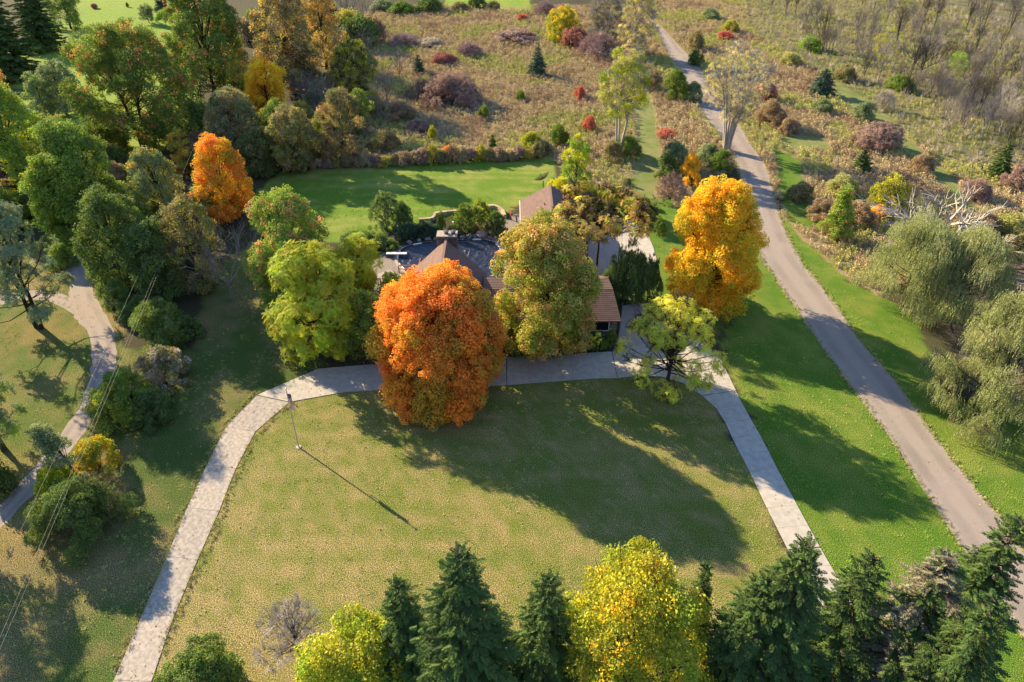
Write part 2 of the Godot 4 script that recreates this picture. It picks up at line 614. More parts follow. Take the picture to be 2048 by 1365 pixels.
func ground_color(x: float, z: float) -> Color:
	var wob := 0.9
	var kind := zone_at(x + noise.get_noise_2d(x * 14.0, z * 14.0) * wob, z + noise.get_noise_2d(z * 14.0 + 99.0, x * 14.0) * wob)
	var a := noise.get_noise_2d(x * 1.3, z * 1.3) * 0.5 + 0.5
	var b := noise.get_noise_2d(x * 6.0 + 50.0, z * 6.0) * 0.5 + 0.5
	var e := noise.get_noise_2d(x * 22.0 - 70.0, z * 22.0) * 0.5 + 0.5
	var c: Color
	match kind:
		"front":
			var stripe := 0.5 + 0.5 * sin(z * 2.6 + noise.get_noise_2d(x, z) * 2.0)
			var streak := noise.get_noise_2d(x * 3.0, z * 26.0)
			var dry := clampf(0.46 + (a - 0.5) * 0.7 + (b - 0.5) * 0.8 + (e - 0.5) * 1.2 + streak * 0.45 + (stripe - 0.5) * 0.16 + noise.get_noise_2d(x * 40.0, z * 70.0) * 0.6 + clampf((-12.0 - x) * 0.01 + (z + 38.0) * 0.012, -0.2, 0.28), 0.0, 1.0)
			c = Color(0.21, 0.25, 0.045).lerp(Color(0.41, 0.325, 0.125), dry)
		"green":
			var dry := clampf(0.3 + (b - 0.5) * 1.5 + (e - 0.5) * 1.3 + (a - 0.5) * 0.8, 0.0, 0.9)
			c = Color(0.125, 0.24, 0.022).lerp(Color(0.27, 0.315, 0.055), dry)
		"bright":
			var stripe := 0.5 + 0.5 * sin(z * 2.2)
			c = Color(0.175, 0.30, 0.024).lerp(Color(0.37, 0.39, 0.09), clampf(0.3 + (a - 0.5) * 1.2 + (b - 0.5) * 1.3 + (e - 0.5) * 1.1 + stripe * 0.12 + noise.get_noise_2d(x * 3.0, z * 22.0) * 0.7, 0.0, 1.0))
		"meadow":
			c = Color(0.24, 0.38, 0.03).lerp(Color(0.34, 0.42, 0.06), clampf(a + b - 0.6, 0.0, 1.0))
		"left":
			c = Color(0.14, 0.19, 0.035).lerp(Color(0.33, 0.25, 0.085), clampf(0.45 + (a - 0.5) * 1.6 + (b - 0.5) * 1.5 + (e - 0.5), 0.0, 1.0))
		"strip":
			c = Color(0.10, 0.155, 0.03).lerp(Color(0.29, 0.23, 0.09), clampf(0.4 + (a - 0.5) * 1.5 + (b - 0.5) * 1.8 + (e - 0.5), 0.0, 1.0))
		"path":
			c = Color(0.18, 0.25, 0.05).lerp(Color(0.38, 0.35, 0.15), clampf(b + e - 0.6, 0.0, 1.0))
		"bed":
			c = Color(0.085, 0.045, 0.03).lerp(Color(0.13, 0.08, 0.05), e)
		"mud":
			c = Color(0.17, 0.12, 0.085).lerp(Color(0.28, 0.21, 0.15), clampf(b + e - 0.5, 0.0, 1.0))
		"yard":
			c = Color(0.42, 0.35, 0.27).lerp(Color(0.34, 0.29, 0.23), b)
		"woods":
			c = Color(0.17, 0.19, 0.06).lerp(Color(0.29, 0.24, 0.13), clampf(a + b - 0.5, 0.0, 1.0))
		"field":
			c = Color(0.34, 0.25, 0.135).lerp(Color(0.48, 0.36, 0.20), clampf(a + b * 0.8 - 0.4, 0.0, 1.0))
		_:
			c = Color(0.075, 0.062, 0.035).lerp(Color(0.11, 0.105, 0.045), clampf(a + b - 0.5, 0.0, 1.0))
	return Color(c.r * 1.34, c.g * 1.34, c.b * 1.34)

func line_steps(lo: float, hi: float, fine: float, far: float) -> PackedFloat32Array:
	var out := PackedFloat32Array()
	var v := lo
	while v <= hi:
		out.append(v)
		v += fine
	var step := fine * 1.6
	while v < far:
		out.append(v)
		v += step
		step *= 1.22
	out.append(far)
	step = fine * 1.6
	v = lo - step
	var before := PackedFloat32Array()
	while v > -far:
		before.append(v)
		step *= 1.22
		v -= step
	before.append(-far)
	before.reverse()
	before.append_array(out)
	return before

func make_ground() -> void:
	# later entries lie under earlier ones
	zone([1165, 640, 1235, 668, 1232, 704, 1100, 712, 1000, 716, 760, 733, 690, 715, 690, 640], "bed")
	zone([1020, 430, 1170, 430, 1170, 600, 1050, 640, 690, 640, 700, 570, 770, 500, 1000, 470], "yard")
	zone([1165, 395, 1335, 395, 1420, 500, 1460, 620, 1430, 690, 1330, 650, 1270, 600, 1165, 590], "green")
	zone([555, 345, 800, 327, 1108, 312, 1112, 385, 1035, 412, 1000, 440, 870, 432, 840, 445, 700, 490, 640, 480, 505, 470, 500, 395], "bright")
	zone([228, 1365, 120, 1700, 2200, 1700, 1720, 1365, 1576, 1100, 1476, 900, 1440, 827, 1400, 770, 1240, 745, 1000, 760, 700, 760, 580, 790, 500, 850, 440, 900, 360, 1050], "front")
	zone([1440, 690, 1470, 640, 1500, 560, 1500, 480, 1560, 430, 1620, 490, 1700, 562, 1760, 590, 1830, 640, 1890, 800, 2048, 820, 2300, 900, 2600, 1500, 1790, 1500, 1536, 907, 1475, 789], "green")
	zone([1850, 500, 2080, 490, 2200, 760, 2048, 840, 1960, 800, 1870, 600], "mud")
	zone([110, 40, 130, -40, 365, -40, 400, 250, 330, 300, 200, 320, 60, 300, 20, 160], "meadow")
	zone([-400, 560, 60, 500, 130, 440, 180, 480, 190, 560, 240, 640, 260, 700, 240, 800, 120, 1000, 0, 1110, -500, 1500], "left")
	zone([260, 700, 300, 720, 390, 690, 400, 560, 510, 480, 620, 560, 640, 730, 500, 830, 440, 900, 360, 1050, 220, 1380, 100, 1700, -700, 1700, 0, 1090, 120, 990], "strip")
	zone([1270, 170, 1300, 170, 1325, 330, 1300, 420, 1240, 420, 1270, 320], "path")
	zone([1545, 290, 1600, 320, 1640, 460, 1580, 450, 1560, 390], "green")
	zone([1670, 160, 1760, 215, 1830, 290, 1900, 350, 1960, 420, 1930, 420, 1830, 320, 1740, 250, 1660, 190], "path")
	zone([1560, 265, 1650, 275, 1660, 300, 1570, 300], "path")
	zone([870, -20, 1060, -20, 1060, 22, 900, 22], "meadow")
	zone([1480, -60, 2300, -80, 2300, 350, 1900, 330, 1700, 190, 1500, 60], "woods")
	zone([690, 35, 860, 12, 1300, 15, 1480, -60, 1540, 60, 1700, 190, 1900, 330, 2400, 420, 2400, 560, 2080, 520, 1900, 520, 1760, 590, 1690, 555, 1610, 480, 1575, 445, 1545, 340, 1470, 250, 1440, 400, 1330, 420, 1200, 420, 1108, 320, 800, 330, 620, 345, 690, 200], "field")
	var xs := line_steps(-72.0, 78.0, 0.6, 1500.0)
	var zs := PackedFloat32Array()
	for q in line_steps(-62.0, 70.0, 0.6, 1500.0):
		zs.append(q - 85.0)
	var s := Shape.new()
	s.v.resize(xs.size() * zs.size())
	s.c.resize(xs.size() * zs.size())
	s.n.resize(xs.size() * zs.size())
	s.n.fill(Vector3.UP)
	var k := 0
	for z in zs:
		for x in xs:
			s.v[k] = Vector3(x, 0, z)
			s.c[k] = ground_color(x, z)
			k += 1
	var w := xs.size()
	s.i.resize((w - 1) * (zs.size() - 1) * 6)
	k = 0
	for b in zs.size() - 1:
		for a in w - 1:
			var q := b * w + a
			for e in [q, q + 1, q + w + 1, q, q + w + 1, q + w]:
				s.i[k] = e
				k += 1
	var m := tinted("ground", 1.0, 0.0, grain(0.1, 0.36, 1.0, 1024, 5), 1.0 / 11.0)
	m.normal_enabled = true
	m.normal_texture = grain(0.12, 0, 1, 1024, 4, FastNoiseLite.TYPE_SIMPLEX_SMOOTH, 6.0)
	m.normal_scale = 0.22
	var g := part("ground", s.mesh(), m, self)
	g.set_meta("kind", "structure")

func resample(line: Array, step: float) -> Array:
	var c := Curve3D.new()
	for k in line.size():
		var a: Vector3 = line[maxi(k - 1, 0)]
		var b: Vector3 = line[mini(k + 1, line.size() - 1)]
		var t := (b - a) / 6.0
		c.add_point(line[k], -t, t)
	var n := maxi(2, int(c.get_baked_length() / step))
	var out := []
	for k in n + 1:
		out.append(c.sample_baked(c.get_baked_length() * k / n, true))
	return out

func along(line: Array, n: int) -> Array:
	var c := Curve3D.new()
	for k in line.size():
		var a: Vector3 = line[maxi(k - 1, 0)]
		var b: Vector3 = line[mini(k + 1, line.size() - 1)]
		var t := (b - a) / 6.0
		c.add_point(line[k], -t, t)
	var out := []
	for k in n + 1:
		out.append(c.sample_baked(c.get_baked_length() * k / n, true))
	return out

func ribbon(called: String, left: Array, right: Array, n: int, m: Material, y: float, rough := 0.18) -> void:
	var a := along(px_line(left), n)
	var b := along(px_line(right), n)
	var s := Shape.new()
	var across := 10
	var turn: float = (b[0] - a[0]).cross(a[1] - a[0]).y * -1.0
	for k in n + 1:
		for j in across + 1:
			var f := j / float(across)
			var p: Vector3 = a[k].lerp(b[k], f)
			if j == 0 or j == across:
				p += (b[k] - a[k]).normalized() * noise.get_noise_2d(p.x * 30.0, p.z * 30.0) * rough * 2.0
			s.v.append(Vector3(p.x, y + (0.0 if j > 0 and j < across else -y * 0.8), p.z))
			s.n.append(Vector3.UP)
			var worn := 1.0 + 0.16 * cos((f - 0.5) * TAU * 2.0) * (1.0 if absf(f - 0.5) < 0.4 else 0.0) + noise.get_noise_2d(p.x * 9.0, p.z * 9.0) * 0.2
			s.c.append(Color(worn, worn * (1.0 + noise.get_noise_2d(p.z * 5.0, p.x * 5.0) * 0.05), worn))
	for k in n:
		for j in across:
			var q := k * (across + 1) + j
			if turn > 0.0:
				s.i.append_array(PackedInt32Array([q, q + 1, q + across + 2, q, q + across + 2, q + across + 1]))
			else:
				s.i.append_array(PackedInt32Array([q, q + across + 2, q + 1, q, q + across + 1, q + across + 2]))
	part(called, s.mesh(), m, self).set_meta("kind", "structure")

func slabs(root: Node3D, left: Array, right: Array, n: int, m: Array, top: float, halves := false) -> void:
	var a := along(px_line(left), n)
	var b := along(px_line(right), n)
	for k in n:
		for h in (2 if halves else 1):
			var lo := 0.0 if not halves or h == 0 else 0.5
			var hi := 1.0 if not halves or h == 1 else 0.5
			var g := 0.014
			var p0: Vector3 = a[k].lerp(b[k], lo)
			var p1: Vector3 = a[k].lerp(b[k], hi)
			var p2: Vector3 = a[k + 1].lerp(b[k + 1], hi)
			var p3: Vector3 = a[k + 1].lerp(b[k + 1], lo)
			var c := (p0 + p1 + p2 + p3) / 4.0
			var poly := PackedVector2Array()
			for e in [p0, p1, p2, p3]:
				var d: Vector3 = (c - e).normalized() * g
				poly.append(Vector2(e.x + d.x, e.z + d.z))
			var s := Shape.new()
			s.extrude(poly, -0.05, top + rng.randf_range(-0.004, 0.004))
			part("slab", s.mesh(), m[rng.randi() % m.size()], root)


# ---------------------------------------------------------------- house
func roof_plane(root: Node, called: String, a: Vector3, b: Vector3, c: Vector3, d: Vector3, courses: int) -> void:
	# a, b along the eave, c, d along the ridge (c above b); every course is a thin overlapping strip of shingles
	var n := (b - a).cross(d - a).normalized()
	if n.y < 0.0:
		n = -n
	var s := Shape.new()
	s.quad(a - n * 0.12, b - n * 0.12, c - n * 0.12, d - n * 0.12)
	s.quad(a - n * 0.12, b - n * 0.12, b, a)
	s.quad(a - n * 0.12, d - n * 0.12, d, a)
	s.quad(b - n * 0.12, c - n * 0.12, c, b)
	s.tint(Color(0.8, 0.8, 0.8))
	for k in courses:
		var f0 := k / float(courses)
		var f1 := (k + 1.25) / courses
		f1 = minf(f1, 1.0)
		var tabs := maxi(2, int(a.distance_to(b) / 0.75))
		for t in tabs:
			var u0 := t / float(tabs)
			var u1 := (t + 1.0) / tabs
			var p0 := a.lerp(b, u0).lerp(d.lerp(c, u0), f0) + n * 0.035
			var p1 := a.lerp(b, u1).lerp(d.lerp(c, u1), f0) + n * 0.035
			var p2 := a.lerp(b, u1).lerp(d.lerp(c, u1), f1) + n * 0.004
			var p3 := a.lerp(b, u0).lerp(d.lerp(c, u0), f1) + n * 0.004
			s.quad(p0, p1, p2, p3)
			s.quad(p0 - n * 0.03, p1 - n * 0.03, p1, p0)
			var g := rng.randf_range(0.82, 1.12)
			s.tint(Color(g, g * rng.randf_range(0.96, 1.03), g * rng.randf_range(0.95, 1.04)))
	part(called, s.mesh(), mats["shingle"], root)

func box_part(called: String, lo: Vector3, hi: Vector3, m: Material, root: Node) -> MeshInstance3D:
	var s := Shape.new()
	s.box(lo, hi)
	return part(called, s.mesh(), m, root)

func window_at(root: Node, lo: Vector3, hi: Vector3, out: Vector3) -> void:
	# lo..hi spans the opening on the wall plane; out is the wall's outward direction
	var f := Shape.new()
	var w := 0.09
	var along_x := absf(out.z) > 0.5
	var t := out * 0.06
	for e in [[0.0, 0.0, 1.0, 0.0], [0.0, 1.0, 1.0, 1.0], [0.0, 0.0, 0.0, 1.0], [1.0, 0.0, 1.0, 1.0]]:
		var p0 := Vector3(lerpf(lo.x, hi.x, e[0]), lerpf(lo.y, hi.y, e[1]), lerpf(lo.z, hi.z, e[0]))
		var p1 := Vector3(lerpf(lo.x, hi.x, e[2]), lerpf(lo.y, hi.y, e[3]), lerpf(lo.z, hi.z, e[2]))
		f.bar(p0 + t, p1 + t, w, w)
	var frame := part("window", f.mesh(), mats["trim"], root)
	var g := Shape.new()
	var q := out * 0.03
	g.quad(Vector3(lo.x, lo.y, lo.z) + q, Vector3(hi.x, lo.y, hi.z) + q, Vector3(hi.x, hi.y, hi.z) + q, Vector3(lo.x, hi.y, lo.z) + q)
	part("pane", g.mesh(), mats["glass"], frame)

func make_house() -> void:
	var h := thing("house", Vector3.ZERO, "brown shingled house with steep gable, stone chimney and long wing behind the orange tree", "house")
	rng.seed = 5
	# steep gabled hall
	var rx := -8.0
	var zf := -61.2
	var zb := -71.0
	var ey := 3.1
	var hw := 4.9
	var ry := 8.0
	roof_plane(h, "roof", Vector3(rx - hw, ey, zf), Vector3(rx - hw, ey, zb), Vector3(rx, ry, zb), Vector3(rx, ry, zf), 34)
	roof_plane(h, "roof", Vector3(rx + hw, ey, zb), Vector3(rx + hw, ey, zf), Vector3(rx, ry, zf), Vector3(rx, ry, zb), 34)
	var s := Shape.new()
	s.bar(Vector3(rx, ry + 0.02, zf - 0.02), Vector3(rx, ry + 0.02, zb + 0.02), 0.3, 0.1)
	part("ridge_cap", s.mesh(), mats["shingle_cap"], h)
	for z in [zf - 0.45, zb + 0.4]:
		s = Shape.new()
		for side in [0.0, 0.2]:
			s.tri(Vector3(rx - hw + 0.3, ey - 0.1, z - side), Vector3(rx + hw - 0.3, ey - 0.1, z - side), Vector3(rx, ry - 0.35, z - side))
		part("gable", s.mesh(), mats["siding"], h)
	box_part("wall", Vector3(rx - hw + 0.5, 0, zb + 0.2), Vector3(rx + hw - 0.5, ey - 0.12, zf - 0.3), mats["brick"], h)
	window_at(h, Vector3(rx - 2.6, 0.5, zf - 0.3), Vector3(rx - 0.3, 2.6, zf - 0.3), Vector3(0, 0, 1))
	window_at(h, Vector3(rx + 0.3, 0.5, zf - 0.3), Vector3(rx + 2.6, 2.6, zf - 0.3), Vector3(0, 0, 1))
	# chimney of rough stones with two flues
	var cz := zb - 0.75
	var ch := box_part("chimney", Vector3(-9.05, 0, cz - 0.62), Vector3(-6.75, 8.3, cz + 0.62), mats["mortar"], h)
	var stones := Shape.new()
	var y := 4.0
	while y < 8.2:
		var hh := rng.randf_range(0.24, 0.36)
		for face in 4:
			var wide := 2.3 if face < 2 else 1.24
			var u := 0.0
			while u < wide - 0.05:
				var w := minf(rng.randf_range(0.28, 0.6), wide - u)
				var o := rng.randf_range(0.03, 0.09)
				var g := 0.02
				if face == 0:
					stones.box(Vector3(-9.05 + u + g, y + g, cz + 0.5), Vector3(-9.05 + u + w - g, y + hh - g, cz + 0.62 + o))
				elif face == 1:
					stones.box(Vector3(-9.05 + u + g, y + g, cz - 0.62 - o), Vector3(-9.05 + u + w - g, y + hh - g, cz - 0.5))
				elif face == 2:
					stones.box(Vector3(-9.05 - o, y + g, cz - 0.62 + u + g), Vector3(-8.9, y + hh - g, cz - 0.62 + u + w - g))
				else:
					stones.box(Vector3(-6.9, y + g, cz - 0.62 + u + g), Vector3(-6.75 + o, y + hh - g, cz - 0.62 + u + w - g))
				var k := rng.randf_range(0.6, 1.3)
				stones.tint(Color(0.21 * k, 0.17 * k * rng.randf_range(0.9, 1.1), 0.15 * k * rng.randf_range(0.85, 1.2)))
				u += w
		y += hh
	part("stone_facing", stones.mesh(), mats["tint_rough"], ch).set_meta("kind", "stuff")
	box_part("chimney_crown", Vector3(-9.15, 8.3, cz - 0.72), Vector3(-6.65, 8.42, cz + 0.72), mats["concrete_old"], ch)
	for fx in [-8.0, -7.15]:
		s = Shape.new()
		s.tube([Vector3(fx, 8.42, cz), Vector3(fx, 8.72, cz)], [0.26, 0.26], 10)
		s.tube([Vector3(fx, 8.74, cz), Vector3(fx, 8.76, cz), Vector3(fx, 8.86, cz)], [0.01, 0.36, 0.03], 10)
		part("flue", s.mesh(), mats["flue"], ch)
	# front wing with a mansard slope over a stone wall
	var wl := -3.3
	var wr := 12.35
	roof_plane(h, "mansard_roof", Vector3(wl, 2.75, -61.75), Vector3(wr, 2.75, -61.75), Vector3(wr - 0.6, 4.65, -65.3), Vector3(wl, 4.65, -65.3), 16)
	roof_plane(h, "roof", Vector3(wl, 4.66, -65.28), Vector3(wr - 0.6, 4.66, -65.28), Vector3(wr - 1.0, 5.15, -67.0), Vector3(wl, 5.15, -67.0), 7)
	roof_plane(h, "roof", Vector3(wr - 0.2, 3.0, -70.6), Vector3(wl, 3.0, -70.6), Vector3(wl, 5.15, -67.0), Vector3(wr - 1.0, 5.15, -67.0), 18)
	box_part("wall", Vector3(wl, 0, -70.2), Vector3(wr - 0.3, 2.8, -62.5), mats["stone"], h)
	s = Shape.new()
	var e := wr - 0.32
	s.quad(Vector3(e, 2.8, -62.5), Vector3(e, 2.8, -70.2), Vector3(e - 0.7, 5.0, -67.0), Vector3(e - 0.4, 4.5, -65.3))
	part("gable", s.mesh(), mats["siding"], h)
	var st := Shape.new()
	y = 0.05
	while y < 2.5:
		var hh := rng.randf_range(0.22, 0.34)
		var u := wl + 0.1
		while u < wr - 0.4:
			var w := minf(rng.randf_range(0.35, 0.8), wr - 0.32 - u)
			var o := rng.randf_range(0.02, 0.08)
			st.box(Vector3(u + 0.015, y + 0.015, -62.6), Vector3(u + w - 0.015, y + hh - 0.015, -62.5 + o))
			var k := rng.randf_range(0.6, 1.25)
			st.tint(Color(0.3 * k, 0.27 * k, 0.235 * k * rng.randf_range(0.9, 1.1)))
			u += w
		y += hh
	part("stone_facing", st.mesh(), mats["tint_rough"], h).set_meta("kind", "stuff")
	for wx in [0.5, 4.0, 9.4]:
		window_at(h, Vector3(wx, 0.95, -62.38), Vector3(wx + 1.7, 2.3, -62.38), Vector3(0, 0, 1))
	s = Shape.new()
	s.box(Vector3(6.7, 0, -62.46), Vector3(7.8, 2.15, -62.38))
	var door := part("door", s.mesh(), mats["door"], h)
	s = Shape.new()
	s.tube([Vector3(7.65, 1.05, -62.37), Vector3(7.65, 1.05, -62.28)], [0.03, 0.04], 6)
	part("handle", s.mesh(), mats["flue"], door)
	# link and pool wing
	box_part("wall", Vector3(3.2, 0, -80.3), Vector3(8.6, 2.9, -70.3), mats["brick"], h)
	roof_plane(h, "roof", Vector3(2.8, 3.0, -70.4), Vector3(2.8, 3.0, -80.6), Vector3(5.7, 4.6, -80.6), Vector3(5.7, 4.6, -70.4), 14)
	roof_plane(h, "roof", Vector3(9.0, 3.0, -80.6), Vector3(9.0, 3.0, -70.4), Vector3(5.7, 4.6, -70.4), Vector3(5.7, 4.6, -80.6), 14)
	box_part("wall", Vector3(1.8, 0, -90.2), Vector3(9.3, 3.0, -80.3), mats["brick"], h)
	roof_plane(h, "roof", Vector3(1.2, 3.05, -79.9), Vector3(1.2, 3.05, -90.8), Vector3(5.6, 5.7, -90.8), Vector3(5.6, 5.7, -79.9), 22)
	roof_plane(h, "roof", Vector3(9.9, 3.05, -90.8), Vector3(9.9, 3.05, -79.9), Vector3(5.6, 5.7, -79.9), Vector3(5.6, 5.7, -90.8), 22)
	s = Shape.new()
	s.bar(Vector3(5.6, 5.72, -79.95), Vector3(5.6, 5.72, -90.75), 0.3, 0.1)
	part("ridge_cap", s.mesh(), mats["shingle_cap"], h)
	s = Shape.new()
	s.bar(Vector3(1.16, 2.98, -79.9), Vector3(1.16, 2.98, -90.8), 0.08, 0.24)
	part("gutter", s.mesh(), mats["trim"], h)
	for z in [-80.35, -90.15]:
		s = Shape.new()
		s.tri(Vector3(1.8, 3.0, z), Vector3(9.3, 3.0, z), Vector3(5.6, 5.5, z))
		part("gable", s.mesh(), mats["siding"], h)
	for z in [-88.5, -85.6, -82.7]:
		window_at(h, Vector3(1.8, 0.9, z), Vector3(1.8, 2.3, z + 1.6), Vector3(-1, 0, 0))
		window_at(h, Vector3(9.3, 0.9, z), Vector3(9.3, 2.3, z + 1.6), Vector3(1, 0, 0))
	s = Shape.new()
	s.tube([Vector3(4.6, 4.9, -85.5), Vector3(4.6, 5.45, -85.5)], [0.07, 0.07], 8)
	part("vent_pipe", s.mesh(), mats["flue"], h)

func railing(px: Array, label: String) -> void:
	var pts := px_line(px)
	var root := thing("deck_railing", pts[0], label, "railing")
	for k in pts.size() - 1:
		var a: Vector3 = pts[k] - pts[0]
		var b: Vector3 = pts[k + 1] - pts[0]
		var n := maxi(1, int(a.distance_to(b) / 1.9))
		for j in n + 1:
			var p := a.lerp(b, j / float(n))
			var s := Shape.new()
			s.box(p + Vector3(-0.06, -0.05, -0.06), p + Vector3(0.06, 1.05, 0.06))
			part("post", s.mesh(), mats["redwood"], root)
		for y in [0.55, 1.08]:
			var s := Shape.new()
			s.bar(a + Vector3(0, y, 0), b + Vector3(0, y, 0), 0.14, 0.07)
			part("rail", s.mesh(), mats["redwood"], root)

func rock(at: Vector3, r: float, m: Material, label: String, group: String, seed_: int) -> void:
	rng.seed = seed_
	var s := Shape.new()
	var rings := 5
	var sides := 8
	for k in rings + 1:
		var f := PI * k / rings
		for j in sides:
			var a := TAU * j / sides
			var d := Vector3(sin(f) * cos(a), cos(f) * 0.75, sin(f) * sin(a))
			s.v.append(d * r * (0.8 + 0.35 * noise.get_noise_3d(d.x * 60.0 + seed_ * 9.0, d.y * 60.0, d.z * 60.0) * 2.0))
	for k in rings:
		for j in sides:
			var a := k * sides + j
			var b := k * sides + (j + 1) % sides
			s.i.append_array(PackedInt32Array([a, b, b + sides, a, b + sides, a + sides]))
	var o := part("boulder", s.mesh(), m, self, at + Vector3(0, r * 0.3, 0))
	tag(o, label, "rock", group)

func make_pool() -> void:
	var edge := px_line([797, 512, 812, 497, 845, 489, 885, 486, 925, 483, 962, 482, 990, 490, 1002, 508, 996, 530, 985, 552, 972, 562, 945, 548, 910, 540, 870, 545, 838, 551, 812, 542, 800, 528])
	var poly := PackedVector2Array()
	var dense := []
	for k in edge.size():
		for j in 4:
			var p := Vector3.ZERO
			var a: Vector3 = edge[(k - 1 + edge.size()) % edge.size()]
			var b: Vector3 = edge[k]
			var c: Vector3 = edge[(k + 1) % edge.size()]
			var d: Vector3 = edge[(k + 2) % edge.size()]
			p = b.cubic_interpolate(c, a, d, j / 4.0)
			poly.append(Vector2(p.x, p.z))
			dense.append(p)
	var mid := Vector3.ZERO
	for p in dense:
		mid += p / dense.size()
	var root := thing("covered_pool", mid, "kidney shaped pool under a wrinkled dark blue winter cover", "pool")
	# cover: rings shrinking to the middle, puckered
	var s := Shape.new()
	var rings := 22
	for k in rings + 1:
		var f := 1.0 - k / float(rings)
		for p in dense:
			var q: Vector3 = mid.lerp(p, f)
			var w := noise.get_noise_2d(q.x * 34.0 + q.z * 12.0, q.z * 26.0) * 0.1 + noise.get_noise_2d(q.x * 90.0, q.z * 60.0 + q.x * 40.0) * 0.1
			s.v.append(Vector3(q.x, 0.14 + w * smoothstep(0.0, 0.1, 1.0 - f + 0.02) - 0.1 * (1.0 - f), q.z) - mid)
	var n := dense.size()
	for k in rings:
		for j in n:
			var a := k * n + j
			var b := k * n + (j + 1) % n
			s.i.append_array(PackedInt32Array([a, b, b + n, a, b + n, a + n]))
	part("cover", s.mesh(), mats["tarp"], root)
	s = Shape.new()
	for k in n:
		var o0: Vector3 = dense[k] + (dense[k] - mid).normalized() * 0.55 - mid
		var o1: Vector3 = dense[(k + 1) % n] + (dense[(k + 1) % n] - mid).normalized() * 0.55 - mid
		var p0: Vector3 = dense[k] - mid
		var p1: Vector3 = dense[(k + 1) % n] - mid
		var u := Vector3(0, 0.07, 0)
		s.quad(p0 + u, p1 + u, o1 + u, o0 + u)
		s.quad(o0 + u, o1 + u, o1, o0)
	part("coping", s.mesh(), mats["concrete_old"], root)
	rng.seed = 8
	for k in range(0, n, 2):
		var p0: Vector3 = dense[k] - mid
		var p1: Vector3 = dense[(k + 2) % n] - mid
		s = Shape.new()
		var o := p0.normalized() * 0.1
		s.tube([p0 + o + Vector3(0, 0.1, 0), p0.lerp(p1, 0.1) + o + Vector3(0, 0.18, 0), p0.lerp(p1, 0.9) + o + Vector3(0, 0.18, 0), p1 + o + Vector3(0, 0.1, 0)], [0.02, 0.11, 0.11, 0.02], 6)
		part("water_bag", s.mesh(), mats["tarp"] if k % 6 else mats["trim"], root)
	var d := thing("diving_board", gp(782, 514), "white diving board at the tan end of the covered pool", "diving board")
	s = Shape.new()
	s.box(Vector3(-0.6, 0.55, -0.25), Vector3(2.2, 0.62, 0.25))
	part("board", s.mesh(), mats["trim"], d)
	s = Shape.new()
	s.box(Vector3(-0.5, 0, -0.22), Vector3(0.3, 0.55, 0.22))
	part("stand", s.mesh(), mats["flue"], d)
	var g := "boulders edging the pool"
	var spots := [[818, 486, 0.5], [838, 482, 0.42], [856, 480, 0.55], [872, 479, 0.4], [925, 476, 0.45], [938, 475, 0.6], [950, 474, 0.5], [980, 478, 0.45], [860, 471, 0.5], [845, 473, 0.4], [905, 474, 0.45]]
	for k in spots.size():
		rock(gp(spots[k][0], spots[k][1]), spots[k][2], mats["rock"], "low grey boulder edging the covered pool", g, 40 + k)
	rock(gp(962, 474), 0.95, mats["rock_pink"], "large pinkish boulder standing at the back of the pool", "", 71)
	rock(gp(911, 446), 0.65, mats["rock_pale"], "pale boulder between the junipers above the pool", "", 72)

func make_garden() -> void:
	var wall := px_line([838, 444, 868, 441, 870, 432, 912, 427, 940, 424, 985, 416, 1003, 424, 1010, 436])
	var root := thing("garden_wall", wall[0], "low tan stone wall along the lawn behind the pool", "wall")
	rng.seed = 31
	var pts := resample(wall, 0.9)
	for k in pts.size() - 1:
		for row in 2:
			var s := Shape.new()
			var a: Vector3 = pts[k] - wall[0]
			var b: Vector3 = pts[k + 1] - wall[0]
			s.bar(a.lerp(b, 0.02) + Vector3(0, 0.15 + row * 0.29, 0), a.lerp(b, 0.98) + Vector3(0, 0.15 + row * 0.29, 0), rng.randf_range(0.38, 0.5), 0.27)
			part("block", s.mesh(), mats["sandstone"] if k % 3 else mats["sandstone_dark"], root)
	railing([798, 545, 838, 545, 842, 530], "red brown timber railing at the pool corner of the steep roof")
	railing([728, 572, 795, 571], "red brown timber railing running behind the yellow green trees")
	railing([1022, 440, 1020, 428, 1040, 425], "tan timber railing on the deck of the pool wing")
	# dish
	var p := gp(1086, 384)
	var d := thing("satellite_dish", p, "large black mesh satellite dish on a pole by the back lawn", "satellite dish")
	var s := Shape.new()
	s.tube([Vector3(0, -0.1, 0), Vector3(0, 2.0, 0)], [0.09, 0.08], 8)
	part("pole", s.mesh(), mats["flue"], d)
	var t := Transform3D(Basis(Vector3(0, 1, 0), -2.4) * Basis(Vector3(1, 0, 0), 0.75), Vector3(0, 2.3, 0))
	s = Shape.new()
	for k in 18:
		var a := TAU * k / 18.0
		var pts2 := []
		var rad := []
		for j in 6:
			var r := 0.05 + 1.25 * j / 5.0
			pts2.append(t * Vector3(cos(a) * r, r * r * 0.33, sin(a) * r))
			rad.append(0.022)
		s.tube(pts2, rad, 4)
	part("rib", s.mesh(), mats["dish"], d).set_meta("kind", "stuff")
	s = Shape.new()
	for j in 26:
		var r := 0.08 + 1.22 * j / 25.0
		var pts2 := []
		var rad := []
		for k in 25:
			var a := TAU * k / 24.0
			pts2.append(t * Vector3(cos(a) * r, r * r * 0.33, sin(a) * r))
			rad.append(0.009 if j < 25 else 0.03)
		s.tube(pts2, rad, 3)
	part("mesh_screen", s.mesh(), mats["dish"], d).set_meta("kind", "stuff")
	s = Shape.new()
	for k in 3:
		var a := TAU * k / 3.0
		s.tube([t * Vector3(cos(a) * 1.0, 0.35, sin(a) * 1.0), t * Vector3(0, 1.05, 0)], [0.02, 0.02], 4)
	part("feed_arm", s.mesh(), mats["dish"], d)

